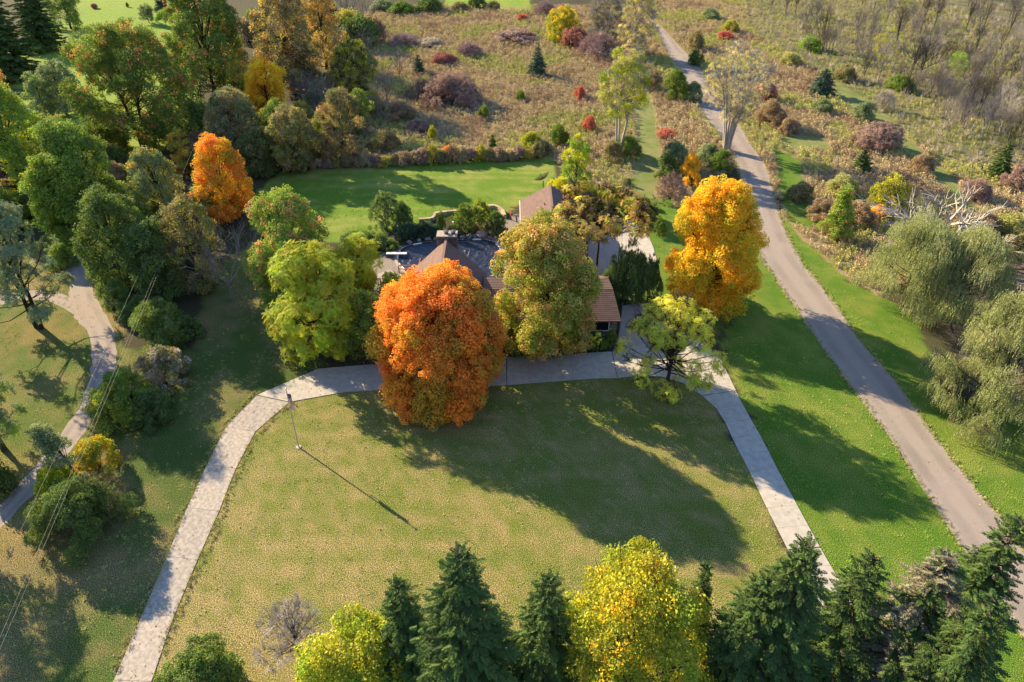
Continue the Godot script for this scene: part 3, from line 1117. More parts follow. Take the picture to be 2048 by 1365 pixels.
func make_flag() -> void:
	var p := gp(597, 895)
	var d := thing("flagpole", p, "tall grey flagpole standing in the oval front lawn", "flagpole")
	var s := Shape.new()
	s.tube([Vector3(0, -0.2, 0), Vector3(0, 3.5, 0), Vector3(0, 7.3, 0)], [0.065, 0.055, 0.035], 8)
	part("pole", s.mesh(), mats["pole"], d)
	s = Shape.new()
	s.tube([Vector3(0, -0.05, 0), Vector3(0, 0.06, 0), Vector3(0, 0.07, 0)], [0.24, 0.24, 0.02], 14)
	part("footing", s.mesh(), mats["concrete"], d)
	var ball_mesh := SphereMesh.new()
	ball_mesh.radius = 0.085
	ball_mesh.height = 0.17
	part("finial", ball_mesh, mats["brass"], d, Vector3(0, 7.38, 0))
	# the cloth hangs nearly limp: the fly falls along the pole in folds
	var f := tag(part("flag", flag_mesh(), mats["tint_cloth"], self, p + Vector3(0.05, 7.05, 0)), "limp striped red and white flag with blue corner hanging on the pole", "flag")
	f.rotation.y = -0.5

func flag_mesh() -> ArrayMesh:
	var s := Shape.new()
	var nu := 26
	var nv := 13
	var at := func(u: float, v: float) -> Vector3:
		# u along the fly, v down the hoist
		var x := 0.42 * (1.0 - exp(-u * 2.0)) + 0.05 * sin(u * 15.0 + v * 2.0) * u
		var y := -v * 1.25 * (1.0 - 0.15 * u) - u * u * 1.15 - u * 0.4
		var z := 0.16 * sin(u * 11.0 + v * 1.3) * minf(1.0, u * 4.0)
		return Vector3(x, y, z)
	for j in nv:
		for k in nu:
			s.quad(at.call(k / float(nu), j / float(nv)), at.call((k + 1.0) / nu, j / float(nv)), at.call((k + 1.0) / nu, (j + 1.0) / nv), at.call(k / float(nu), (j + 1.0) / nv))
			var c := Color(0.45, 0.02, 0.03) if j % 2 == 0 else Color(0.75, 0.73, 0.7)
			if k < nu * 0.4 and j < 7:
				c = Color(0.02, 0.03, 0.13)
				if (k + j) % 2 == 0 and k % 2 == 1:
					c = Color(0.3, 0.31, 0.4)
			s.tint(c)
	return s.mesh()

func make_lines() -> void:
	var a := gp(0, 1208, 8.2)
	var b := gp(332, 474, 7.6)
	var dir := (b - a) * Vector3(1, 0, 1)
	var far := b + dir.normalized() * 26.0
	var near := a - dir.normalized() * 34.0
	var side := dir.normalized().cross(Vector3.UP)
	for at in [far, near]:
		var d := thing("utility_pole", Vector3(at.x, 0, at.z), "weathered wooden utility pole carrying the wires through the wood" if at == far else "weathered wooden utility pole carrying the wires over the gravel track", "pole")
		var s := Shape.new()
		s.tube([Vector3(0, -0.3, 0), Vector3(0, 9.4, 0)], [0.16, 0.11], 8)
		part("post", s.mesh(), mats["weathered"], d)
		s = Shape.new()
		s.bar(side * -1.1 + Vector3(0, 8.75, 0), side * 1.1 + Vector3(0, 8.75, 0), 0.1, 0.12)
		part("crossarm", s.mesh(), mats["weathered"], d)
	for k in 3:
		var off: float = [-1.0, 0.75, 1.05][k]
		var pts := []
		var radii := []
		for j in 33:
			var f := j / 32.0
			pts.append((near * Vector3(1, 0, 1)).lerp(far * Vector3(1, 0, 1), f) + side * off + Vector3(0, 8.85 - 4.0 * f * (1.0 - f) * 1.0, 0))
			radii.append(0.006)
		var s := Shape.new()
		s.tube(pts, radii, 4)
		tag(part("overhead_wire", s.mesh(), mats["wire"], self), "thin pale overhead wire strung across the gravel track and hedge", "wire", "overhead wires")

func make_swing() -> void:
	var p := gp(2028, 606)
	var d := thing("swing_frame", p, "weathered timber swing frame on the bare ground beside the willows", "swing")
	var s := Shape.new()
	s.bar(Vector3(-0.3, 2.7, -0.2), Vector3(3.6, 2.7, 0.4), 0.14, 0.14)
	part("beam", s.mesh(), mats["weathered"], d)
	for x in [-0.1, 3.4]:
		for z in [-1.1, 1.1]:
			s = Shape.new()
			s.bar(Vector3(x, 2.75, 0.1), Vector3(x - 0.1, -0.05, z), 0.12, 0.12)
			part("leg", s.mesh(), mats["weathered"], d)
	for x in [1.0, 2.2]:
		s = Shape.new()
		s.bar(Vector3(x, 2.7, 0.1), Vector3(x, 0.6, 0.15), 0.02, 0.02)
		s.bar(Vector3(x + 0.5, 2.7, 0.15), Vector3(x + 0.5, 0.6, 0.2), 0.02, 0.02)
		s.box(Vector3(x - 0.03, 0.56, 0.03), Vector3(x + 0.53, 0.6, 0.3))
		part("seat", s.mesh(), mats["flue"], d)

func make_drive() -> void:
	rng.seed = 77
	var d := Node3D.new()
	d.name = "driveway"
	add_child(d)
	d.set_meta("kind", "structure")
	var c := [mats["concrete"], mats["concrete_b"]]
	var o := [mats["concrete_old"], mats["concrete_old_b"]]
	slabs(d, [513, 792, 479, 823, 455, 850, 428, 900, 362, 1043, 320, 1148, 250, 1308, 227, 1363, 160, 1520], [578, 806, 547, 826, 513, 861, 486, 903, 430, 1043, 383, 1148, 318, 1308, 303, 1363, 250, 1520], 7, o, 0.05)
	slabs(d, [1013, 715, 850, 724, 700, 731, 650, 736, 599, 748, 551, 768, 514, 791], [1013, 771, 850, 777, 700, 784, 660, 789, 633, 796, 605, 800, 579, 805], 4, c, 0.055)
	slabs(d, [1235, 757, 1187, 758, 1103, 764, 1014, 771], [1223, 704, 1170, 707, 1105, 712, 1014, 715], 5, c, 0.055)
	slabs(d, [1576, 1100, 1535, 1018, 1499, 944, 1470, 888, 1440, 827, 1405, 793], [1640, 1095, 1590, 1003, 1554, 937, 1525, 880, 1495, 827, 1472, 783], 9, c, 0.055)
	slabs(d, [1722, 1390, 1660, 1268, 1577, 1102], [1802, 1390, 1740, 1268, 1641, 1097], 7, c, 0.055)
	slabs(d, [1404, 792, 1351, 760, 1290, 752, 1236, 757], [1472, 782, 1440, 716, 1390, 672, 1224, 704], 4, c, 0.055, true)
	slabs(d, [1389, 671, 1340, 650, 1307, 640, 1285, 607], [1226, 703, 1236, 680, 1240, 655, 1245, 612], 4, [mats["flagstone"], mats["flagstone_b"]], 0.05, true)
	var t := Node3D.new()
	t.name = "patio"
	add_child(t)
	t.set_meta("kind", "structure")
	slabs(t, [1172, 440, 1176, 500, 1180, 565], [1228, 440, 1240, 500, 1262, 562], 6, [mats["aggregate"], mats["aggregate_b"]], 0.05, true)
	slabs(t, [1229, 440, 1241, 500, 1263, 562], [1262, 440, 1300, 478, 1318, 540], 5, c, 0.05)
	slabs(t, [780, 540, 815, 560, 850, 572], [720, 560, 760, 590, 800, 610], 5, [mats["aggregate"], mats["aggregate_b"]], 0.05, true)


# ---------------------------------------------------------------- scene
func palettes() -> void:
	pal = {
		"orange": [Color(0.45, 0.16, 0.025), Color(0.42, 0.13, 0.024), Color(0.45, 0.20, 0.026), Color(0.40, 0.18, 0.028)],
		"orange_turning": [Color(0.40, 0.22, 0.022), Color(0.28, 0.21, 0.024), Color(0.42, 0.15, 0.02), Color(0.23, 0.21, 0.026)],
		"yellow": [Color(0.58, 0.33, 0.016), Color(0.55, 0.26, 0.016), Color(0.48, 0.32, 0.02)],
		"gold": [Color(0.50, 0.27, 0.014), Color(0.47, 0.21, 0.014), Color(0.46, 0.30, 0.018)],
		"gold_turning": [Color(0.27, 0.27, 0.02), Color(0.34, 0.27, 0.018), Color(0.20, 0.25, 0.022), Color(0.44, 0.28, 0.016)],
		"lime": [Color(0.22, 0.24, 0.02), Color(0.19, 0.23, 0.02), Color(0.265, 0.25, 0.02), Color(0.15, 0.205, 0.02)],
		"grass_lime": [Color(0.18, 0.27, 0.02), Color(0.21, 0.29, 0.02), Color(0.25, 0.31, 0.02)],
		"sun_lime": [Color(0.215, 0.22, 0.022), Color(0.18, 0.21, 0.024), Color(0.25, 0.22, 0.02)],
		"olive": [Color(0.20, 0.20, 0.035), Color(0.25, 0.20, 0.045), Color(0.17, 0.19, 0.03), Color(0.30, 0.22, 0.05)],
		"leaf_olive": [Color(0.14, 0.19, 0.022), Color(0.18, 0.22, 0.026)],
		"olive_brown": [Color(0.34, 0.20, 0.06), Color(0.30, 0.25, 0.05), Color(0.38, 0.25, 0.09)],
		"green": [Color(0.098, 0.14, 0.025), Color(0.12, 0.165, 0.03), Color(0.072, 0.11, 0.022)],
		"fresh": [Color(0.15, 0.22, 0.03), Color(0.19, 0.25, 0.035), Color(0.11, 0.18, 0.03)],
		"deep": [Color(0.072, 0.105, 0.03), Color(0.085, 0.122, 0.034), Color(0.06, 0.09, 0.026)],
		"sage": [Color(0.125, 0.155, 0.075), Color(0.155, 0.185, 0.09), Color(0.095, 0.13, 0.055)],
		"thicket": [Color(0.13, 0.13, 0.055), Color(0.17, 0.15, 0.07), Color(0.10, 0.11, 0.045), Color(0.20, 0.15, 0.08)],
		"rust": [Color(0.32, 0.14, 0.05), Color(0.28, 0.17, 0.06), Color(0.38, 0.18, 0.06)],
		"pinkish": [Color(0.36, 0.17, 0.08), Color(0.30, 0.20, 0.08), Color(0.24, 0.22, 0.06)],
		"spruce": [Color(0.054, 0.088, 0.022), Color(0.068, 0.105, 0.025), Color(0.043, 0.072, 0.02)],
		"blue_spruce": [Color(0.055, 0.09, 0.055), Color(0.07, 0.11, 0.065), Color(0.045, 0.075, 0.045)],
		"dead": [Color(0.18, 0.155, 0.105), Color(0.21, 0.18, 0.125), Color(0.15, 0.13, 0.085)],
		"juniper": [Color(0.075, 0.115, 0.035), Color(0.088, 0.13, 0.04), Color(0.065, 0.10, 0.032)],
		"thuja": [Color(0.33, 0.33, 0.02), Color(0.28, 0.30, 0.022), Color(0.38, 0.34, 0.022)],
		"willow": [Color(0.165, 0.18, 0.078), Color(0.195, 0.21, 0.095), Color(0.135, 0.155, 0.062)],
		"purple": [Color(0.165, 0.11, 0.095), Color(0.195, 0.135, 0.12), Color(0.215, 0.155, 0.135)],
		"wine": [Color(0.19, 0.08, 0.07), Color(0.22, 0.10, 0.085), Color(0.16, 0.075, 0.062)],
		"red": [Color(0.34, 0.10, 0.07), Color(0.30, 0.11, 0.075), Color(0.28, 0.085, 0.06)],
		"grey": [Color(0.25, 0.22, 0.19), Color(0.30, 0.27, 0.24), Color(0.20, 0.18, 0.16)],
		"tan": [Color(0.40, 0.29, 0.16), Color(0.48, 0.36, 0.22), Color(0.33, 0.24, 0.12)],
		"weed_tan": [Color(0.255, 0.205, 0.12), Color(0.285, 0.24, 0.15), Color(0.235, 0.185, 0.105), Color(0.265, 0.215, 0.12)],
		"weed_brown": [Color(0.20, 0.145, 0.09), Color(0.235, 0.17, 0.105), Color(0.17, 0.125, 0.08)],
		"weed_olive": [Color(0.22, 0.22, 0.075), Color(0.27, 0.25, 0.10), Color(0.19, 0.20, 0.06)],
		"pale_leaf": [Color(0.40, 0.34, 0.13), Color(0.46, 0.38, 0.16), Color(0.33, 0.30, 0.10)],
		"litter": [Color(0.36, 0.26, 0.13), Color(0.42, 0.31, 0.16), Color(0.34, 0.17, 0.06), Color(0.4, 0.31, 0.1)],
		"locust": [Color(0.34, 0.34, 0.04), Color(0.38, 0.34, 0.045), Color(0.29, 0.31, 0.04)],
		"locust_brown": [Color(0.26, 0.19, 0.06), Color(0.31, 0.20, 0.06), Color(0.22, 0.18, 0.055)],
	}
	# leaves pass about as much light as they throw back: what is listed above is one side's share
	for key in pal:
		if key == "litter":
			continue
		for k in pal[key].size():
			pal[key][k] = Color(minf(pal[key][k].r * 2.0, 0.9), minf(pal[key][k].g * 2.0, 0.9), minf(pal[key][k].b * 2.0, 0.9))

func make_materials() -> void:
	tinted("leaf", 0.6, 0.85)
	mats["leaf"].metallic_specular = 0.28
	tinted("needle", 0.7, 0.5)
	tinted("dry", 0.9, 0.6)
	tinted("tint_rough", 0.95, 0.0, grain(0.06, 0.7, 1.0), 0.8)
	tinted("tint_cloth", 0.85, 0.35)
	var bark_tex := grain(0.05, 0.5, 1.0)
	mat("bark", Color(0.105, 0.082, 0.062), 0.95, bark_tex, 1.2)
	mat("bark_grey", Color(0.36, 0.32, 0.28), 0.95, bark_tex, 1.2)
	mat("bark_pale", Color(0.62, 0.57, 0.48), 0.9, bark_tex, 1.0)
	mat("bark_dark", Color(0.06, 0.05, 0.042), 0.95, bark_tex, 1.2)
	tinted("twigwood", 0.95, 0.0)
	tinted("shingle", 0.95, 0.0, grain(0.08, 0.72, 1.0), 0.7)
	mats["shingle"].albedo_color = srgb(Color(0.235, 0.158, 0.13))
	mat("shingle_cap", Color(0.2, 0.13, 0.105), 0.95)
	mat("brick", Color(0.26, 0.125, 0.08), 0.95, grain(0.1, 0.6, 1.0), 0.8)
	mat("stone", Color(0.2, 0.18, 0.16), 0.95, grain(0.05, 0.5, 1.0), 0.6)
	mat("mortar", Color(0.2, 0.18, 0.165), 0.95, grain(0.05, 0.6, 1.0), 0.6)
	mat("siding", Color(0.23, 0.12, 0.07), 0.85, grain(0.04, 0.7, 1.0), 0.5)
	mat("trim", Color(0.72, 0.70, 0.67), 0.6)
	mat("door", Color(0.2, 0.06, 0.035), 0.5)
	mat("flue", Color(0.09, 0.085, 0.08), 0.6)
	mat("redwood", Color(0.36, 0.14, 0.075), 0.8, grain(0.05, 0.7, 1.0), 0.9)
	mat("weathered", Color(0.33, 0.29, 0.25), 0.9, grain(0.05, 0.6, 1.0), 0.8)
	mat("wire", Color(0.26, 0.24, 0.2), 0.6)
	mat("dish", Color(0.035, 0.037, 0.04), 0.6)
	mat("pole", Color(0.5, 0.5, 0.52), 0.35)
	mats["pole"].metallic = 0.6
	mat("brass", Color(0.75, 0.62, 0.35), 0.3)
	mats["brass"].metallic = 0.8
	var glass := mat("glass", Color(0.02, 0.025, 0.03), 0.05)
	glass.metallic_specular = 0.6
	var conc := grain(0.007, 0.92, 1.0, 1024, 7)
	var conc2 := grain(0.012, 0.84, 1.0, 1024, 7)
	mat("concrete", Color(0.435, 0.395, 0.325), 0.9, conc, 0.14)
	mat("concrete_b", Color(0.415, 0.38, 0.315), 0.9, conc, 0.17)
	mat("concrete_old", Color(0.42, 0.365, 0.295), 0.95, conc2, 0.21)
	mat("concrete_old_b", Color(0.385, 0.34, 0.28), 0.95, conc2, 0.17)
	mat("flagstone", Color(0.40, 0.35, 0.30), 0.95, conc2, 0.8)
	mat("flagstone_b", Color(0.34, 0.30, 0.27), 0.95, conc2, 0.7)
	mat("aggregate", Color(0.42, 0.35, 0.29), 0.95, conc2, 1.1)
	mat("aggregate_b", Color(0.38, 0.32, 0.27), 0.95, conc2, 0.9)
	mat("sandstone", Color(0.52, 0.40, 0.26), 0.95, conc2, 0.5)
	mat("sandstone_dark", Color(0.40, 0.29, 0.19), 0.95, conc2, 0.5)
	mat("rock", Color(0.27, 0.24, 0.22), 0.95, conc2, 0.7)
	mat("rock_pink", Color(0.42, 0.27, 0.22), 0.95, conc2, 0.7)
	mat("rock_pale", Color(0.55, 0.54, 0.52), 0.95, conc2, 0.7)
	var tarp := mat("tarp", Color(0.007, 0.011, 0.026), 0.36, null, 1.0, grain(0.03, 0, 1, 512, 4, FastNoiseLite.TYPE_SIMPLEX_SMOOTH, 5.0), 0.7)
	tarp.uv1_scale = Vector3.ONE * 0.3
	tarp.metallic_specular = 0.6
	var gravel := tinted("gravel", 0.98, 0.0, grain(0.16, 0.55, 1.0, 1024, 5), 1.0 / 4.0)
	gravel.albedo_color = srgb(Color(0.57, 0.475, 0.39))
	gravel.normal_enabled = true
	gravel.normal_texture = grain(0.17, 0, 1, 1024, 3, FastNoiseLite.TYPE_SIMPLEX_SMOOTH, 6.0)
	var track := tinted("track", 0.98, 0.0, grain(0.15, 0.55, 1.0, 512, 5), 1.0 / 3.0)
	track.albedo_color = srgb(Color(0.52, 0.43, 0.35))

func _ready() -> void:
	var cam := Camera3D.new()
	cam.name = "camera"
	cam.projection = Camera3D.PROJECTION_FRUSTUM
	cam.near = 0.2
	cam.far = 4000.0
	cam.size = 0.2 * 1365.0 / FOCAL
	cam.frustum_offset = Vector2(0, 0.2 * (MID.y - 682.5) / FOCAL)
	add_child(cam)
	cam.position = EYE
	cam.rotation = Vector3(-PITCH, 0, 0)
	cam.current = true
	var env := Environment.new()
	env.background_mode = Environment.BG_SKY
	var sky := ProceduralSkyMaterial.new()
	sky.sky_top_color = Color(0.42, 0.55, 0.76)
	sky.sky_horizon_color = Color(0.80, 0.84, 0.87)
	sky.sky_curve = 0.12
	sky.ground_bottom_color = Color(0.2, 0.18, 0.12)
	sky.ground_horizon_color = Color(0.55, 0.6, 0.62)
	sky.sky_energy_multiplier = 1.0
	env.sky = Sky.new()
	env.sky.sky_material = sky
	env.tonemap_mode = Environment.TONE_MAPPER_LINEAR
	env.tonemap_exposure = 2.95
	env.background_energy_multiplier = 0.66
	env.sdfgi_enabled = true
	env.ssao_enabled = true
	env.ssil_enabled = true
	var we := WorldEnvironment.new()
	we.name = "world_environment"
	we.environment = env
	add_child(we)
	var sun := DirectionalLight3D.new()
	sun.name = "sun"
	sun.light_color = Color(1.0, 0.91, 0.76)
	sun.light_energy = 1.6
	sun.light_angular_distance = 0.5
	sun.shadow_enabled = true
	add_child(sun)
	var ray := Vector3(cos(SUN_HEIGHT) * cos(SUN_AZIMUTH), -sin(SUN_HEIGHT), cos(SUN_HEIGHT) * sin(SUN_AZIMUTH))
	sun.look_at_from_position(Vector3.ZERO, ray, Vector3.UP)

	noise.seed = 4
	noise.frequency = 0.02
	noise.fractal_octaves = 3
	rng.seed = 1
	palettes()
	make_materials()
	make_clumps()
	make_ground()
	ribbon("gravel_road", LANE_L, LANE_R, 150, mats["gravel"], 0.06)
	ribbon("gravel_track", [-120, 1130, 0, 1012, 39, 967, 86, 914, 137, 847, 165, 800, 182, 740, 178, 673, 150, 635, 138, 590, 130, 540, 120, 500], [-90, 1160, 0, 1059, 78, 975, 121, 922, 164, 873, 200, 810, 230, 740, 229, 676, 219, 642, 195, 601, 171, 543, 150, 500], 60, mats["track"], 0.03)
	ribbon("gravel_path", [-60, 610, 20, 586, 99, 582, 150, 600], [-60, 632, 20, 606, 92, 602, 165, 640], 16, mats["track"], 0.024)
	make_drive()
	make_house()
	make_pool()
	make_garden()
	make_flag()
	make_lines()
	make_swing()
	plant_near()
	plant_left()
	plant_far()
	plant_right()
	plant_front()
	plant_ground_cover()

const LANE_L := [1262, 10, 1300, 45, 1323, 82, 1337, 116, 1361, 150, 1385, 190, 1413, 240, 1440, 275, 1464, 308, 1480, 350, 1488, 387, 1496, 420, 1505, 450, 1522, 512, 1553, 560, 1587, 608, 1632, 676, 1683, 748, 1731, 809, 1776, 871, 1844, 973, 1889, 1043, 1960, 1150, 2110, 1365]
const LANE_R := [1270, 5, 1306, 35, 1348, 79, 1366, 98, 1392, 125, 1428, 175, 1455, 210, 1481, 250, 1505, 292, 1530, 325, 1543, 360, 1551, 400, 1567, 450, 1598, 515, 1649, 580, 1700, 652, 1741, 707, 1786, 758, 1824, 809, 1861, 861, 1949, 973, 2006, 1043, 2090, 1150, 2270, 1365]

func plant_near() -> void:
	tree("maple_tree", 885, 786, 548, 132, {"colors": "orange", "second": "orange_turning", "flecks": "orange_turning", "share": 0.2, "lobes": 92, "size": 0.5, "thick": 1.3, "lobe": 0.27, "base": 0.03}, "large orange autumn maple on the front lawn before the house")
	tree("broadleaf_tree", 1088, 702, 438, 108, {"colors": "olive", "second": "leaf_olive", "flecks": "olive_brown", "share": 0.35, "lobes": 64, "size": 0.5, "thick": 1.35, "lobe": 0.28, "base": 0.06, "shape": "oval"}, "big olive green tree with brown tips in front of the pool wing")
	tree("maple_tree", 1412, 612, 363, 100, {"colors": "gold", "second": "gold_turning", "flecks": "gold_turning", "share": 0.3, "lobes": 60, "size": 0.5, "thick": 1.35, "lobe": 0.28, "base": 0.04}, "golden yellow maple between the patio and the gravel road")
	tree("locust_tree", 640, 712, 492, 100, {"colors": "lime", "second": "grass_lime", "flecks": "sun_lime", "share": 0.4, "clump": "fine", "size": 0.6, "thick": 1.15, "lobes": 50, "lobe": 0.27, "base": 0.05, "gaps": 0.1, "shape": "oval"}, "spreading yellow green locust tree at the bend of the concrete drive")
	tree("locust_tree", 728, 620, 474, 52, {"colors": "lime", "second": "grass_lime", "flecks": "sun_lime", "share": 0.4, "clump": "fine", "size": 0.7, "thick": 1.5, "lobes": 26, "lobe": 0.36, "base": 0.2, "shape": "vase"}, "smaller yellow green locust tree beside the diving board")
	tree("broadleaf_tree", 592, 600, 382, 88, {"colors": "fresh", "second": "green", "flecks": "pinkish", "share": 0.35, "lobes": 46, "size": 0.5, "thick": 1.3, "lobe": 0.28, "base": 0.03, "shape": "oval"}, "round green tree with rusty leaf tips beside the back lawn")
	tree("broadleaf_tree", 742, 712, 585, 45, {"colors": "green", "flecks": "fresh", "share": 0.3, "lobes": 24, "size": 0.5, "thick": 1.3, "lobe": 0.36, "base": 0.03}, "dark green tree squeezed between the locust and the orange maple")
	tree("small_tree", 795, 640, 545, 36, {"colors": "lime", "lobes": 18, "size": 0.45, "thick": 1.2, "lobe": 0.38, "base": 0.05, "flecks": "sun_lime"}, "small yellow green tree against the steep roof's sunny side")
	tree("locust_tree", 1332, 786, 600, 112, {"colors": "locust", "clump": "fine", "size": 0.32, "thick": 0.62, "lobes": 70, "lobe": 0.18, "base": 0.24, "shape": "dome", "gaps": 0.2, "twigs": 0.16, "bark": "bark"}, "wispy yellowing locust tree with bare lower branches beside the drive")
	tree("locust_tree", 1192, 566, 392, 98, {"colors": "locust_brown", "flecks": "locust", "clump": "fine", "size": 0.42, "thick": 0.6, "lobes": 36, "lobe": 0.24, "base": 0.66, "shape": "flat", "gaps": 0.25, "twigs": 0.3, "bark": "bark_dark"}, "brown thinning locust tree spreading over the patio")
	var g := "yew hedge by the garage end"
	for a in [[1222, 600, 528, 24], [1248, 602, 514, 30], [1275, 600, 520, 28], [1300, 596, 528, 24]]:
		shrub("yew_bush", a[0], a[1], a[2], a[3], "juniper", "dense dark green yew bush between house end and golden maple", {"clump": "scale", "shape": "column"}, "shrub", g)
	shrub("arborvitae", 1207, 590, 552, 9, "juniper", "slim dark arborvitae at the foot of the brown locust", {"clump": "scale", "shape": "cone"})
	shrub("arborvitae", 1258, 372, 358, 4, "deep", "tiny column shaped evergreen on the grass beyond the patio", {"clump": "scale", "shape": "column"})
	# planting round the pool
	shrub("juniper", 772, 462, 384, 36, "juniper", "big round dark juniper at the edge of the back lawn", {"clump": "scale", "flecks": "sage"})
	shrub("juniper", 808, 456, 412, 20, "juniper", "loose juniper side branch clump leaning over the low stone wall", {"clump": "scale"})
	shrub("arborvitae", 883, 470, 428, 15, "green", "cone shaped arborvitae behind the chimney", {"clump": "scale", "shape": "cone"})
	shrub("juniper", 930, 460, 408, 28, "green", "bushy green juniper above the pool rocks", {"clump": "scale"})
	shrub("juniper", 962, 456, 401, 25, "green", "taller green juniper beside the pinkish boulder", {"clump": "scale", "flecks": "thuja"})
	shrub("juniper", 992, 470, 424, 22, "juniper", "low dark juniper beside the timber steps", {"clump": "scale"})
	for a in [[820, 474, 448, 24], [850, 470, 445, 22], [800, 478, 456, 18], [868, 472, 452, 14], [910, 468, 452, 14]]:
		shrub("creeping_juniper", a[0], a[1], a[2], a[3], "blue_spruce", "low dark creeping juniper on the bank above the pool", {"clump": "scale"}, "shrub", "creeping junipers above the pool")
	for a in [[700, 492, 470, 20], [735, 492, 466, 24], [760, 494, 470, 20], [780, 500, 480, 16], [720, 482, 462, 18]]:
		shrub("ground_cover", a[0], a[1], a[2], a[3], "green", "low leafy ground cover on the bank by the sunny patio", {"flecks": "sage"}, "shrub", "ground cover on the pool bank")
	# beds before the house
	for a in [[1030, 706, 672, 22], [1062, 708, 680, 20], [1130, 702, 668, 18], [1160, 700, 672, 20], [1195, 698, 672, 18], [1222, 690, 664, 14]]:
		shrub("foundation_shrub", a[0], a[1], a[2], a[3], "green", "dark green shrub in the mulch bed along the front drive", {"clump": "scale"}, "shrub", "shrubs in the front bed")
	shrub("foundation_shrub", 1094, 712, 672, 16, "olive", "yellowing small shrub under the big olive tree at the drive edge", {"flecks": "olive_brown"})
	# golden thuja group behind the house
	tree("thuja_tree", 1150, 400, 272, 30, {"colors": "fresh", "second": "thuja", "clump": "scale", "size": 0.8, "thick": 1.4, "lobes": 24, "lobe": 0.42, "base": 0.02, "shape": "oval"}, "tall green and gold thuja behind the pool wing roof")
	for a in [[1120, 416, 355, 26], [1140, 420, 372, 24], [1165, 416, 362, 26], [1105, 402, 362, 16], [1195, 420, 378, 28], [1228, 424, 384, 26]]:
		shrub("golden_thuja", a[0], a[1], a[2], a[3], "thuja", "bright golden thuja spreading behind the pool wing", {"clump": "scale", "flecks": "locust"}, "shrub", "golden thujas behind the pool wing")
	shrub("lilac_bush", 1152, 480, 432, 22, "purple", "bare greyish bush against the pool wing wall", {"clump": "twig"})
	for a in [[1300, 440, 412, 16], [1318, 470, 440, 14], [1290, 415, 398, 14]]:
		shrub("evergreen_bush", a[0], a[1], a[2], a[3], "green", "green evergreen bush at the far corner of the patio", {"clump": "scale"}, "shrub", "evergreens at the patio corner")

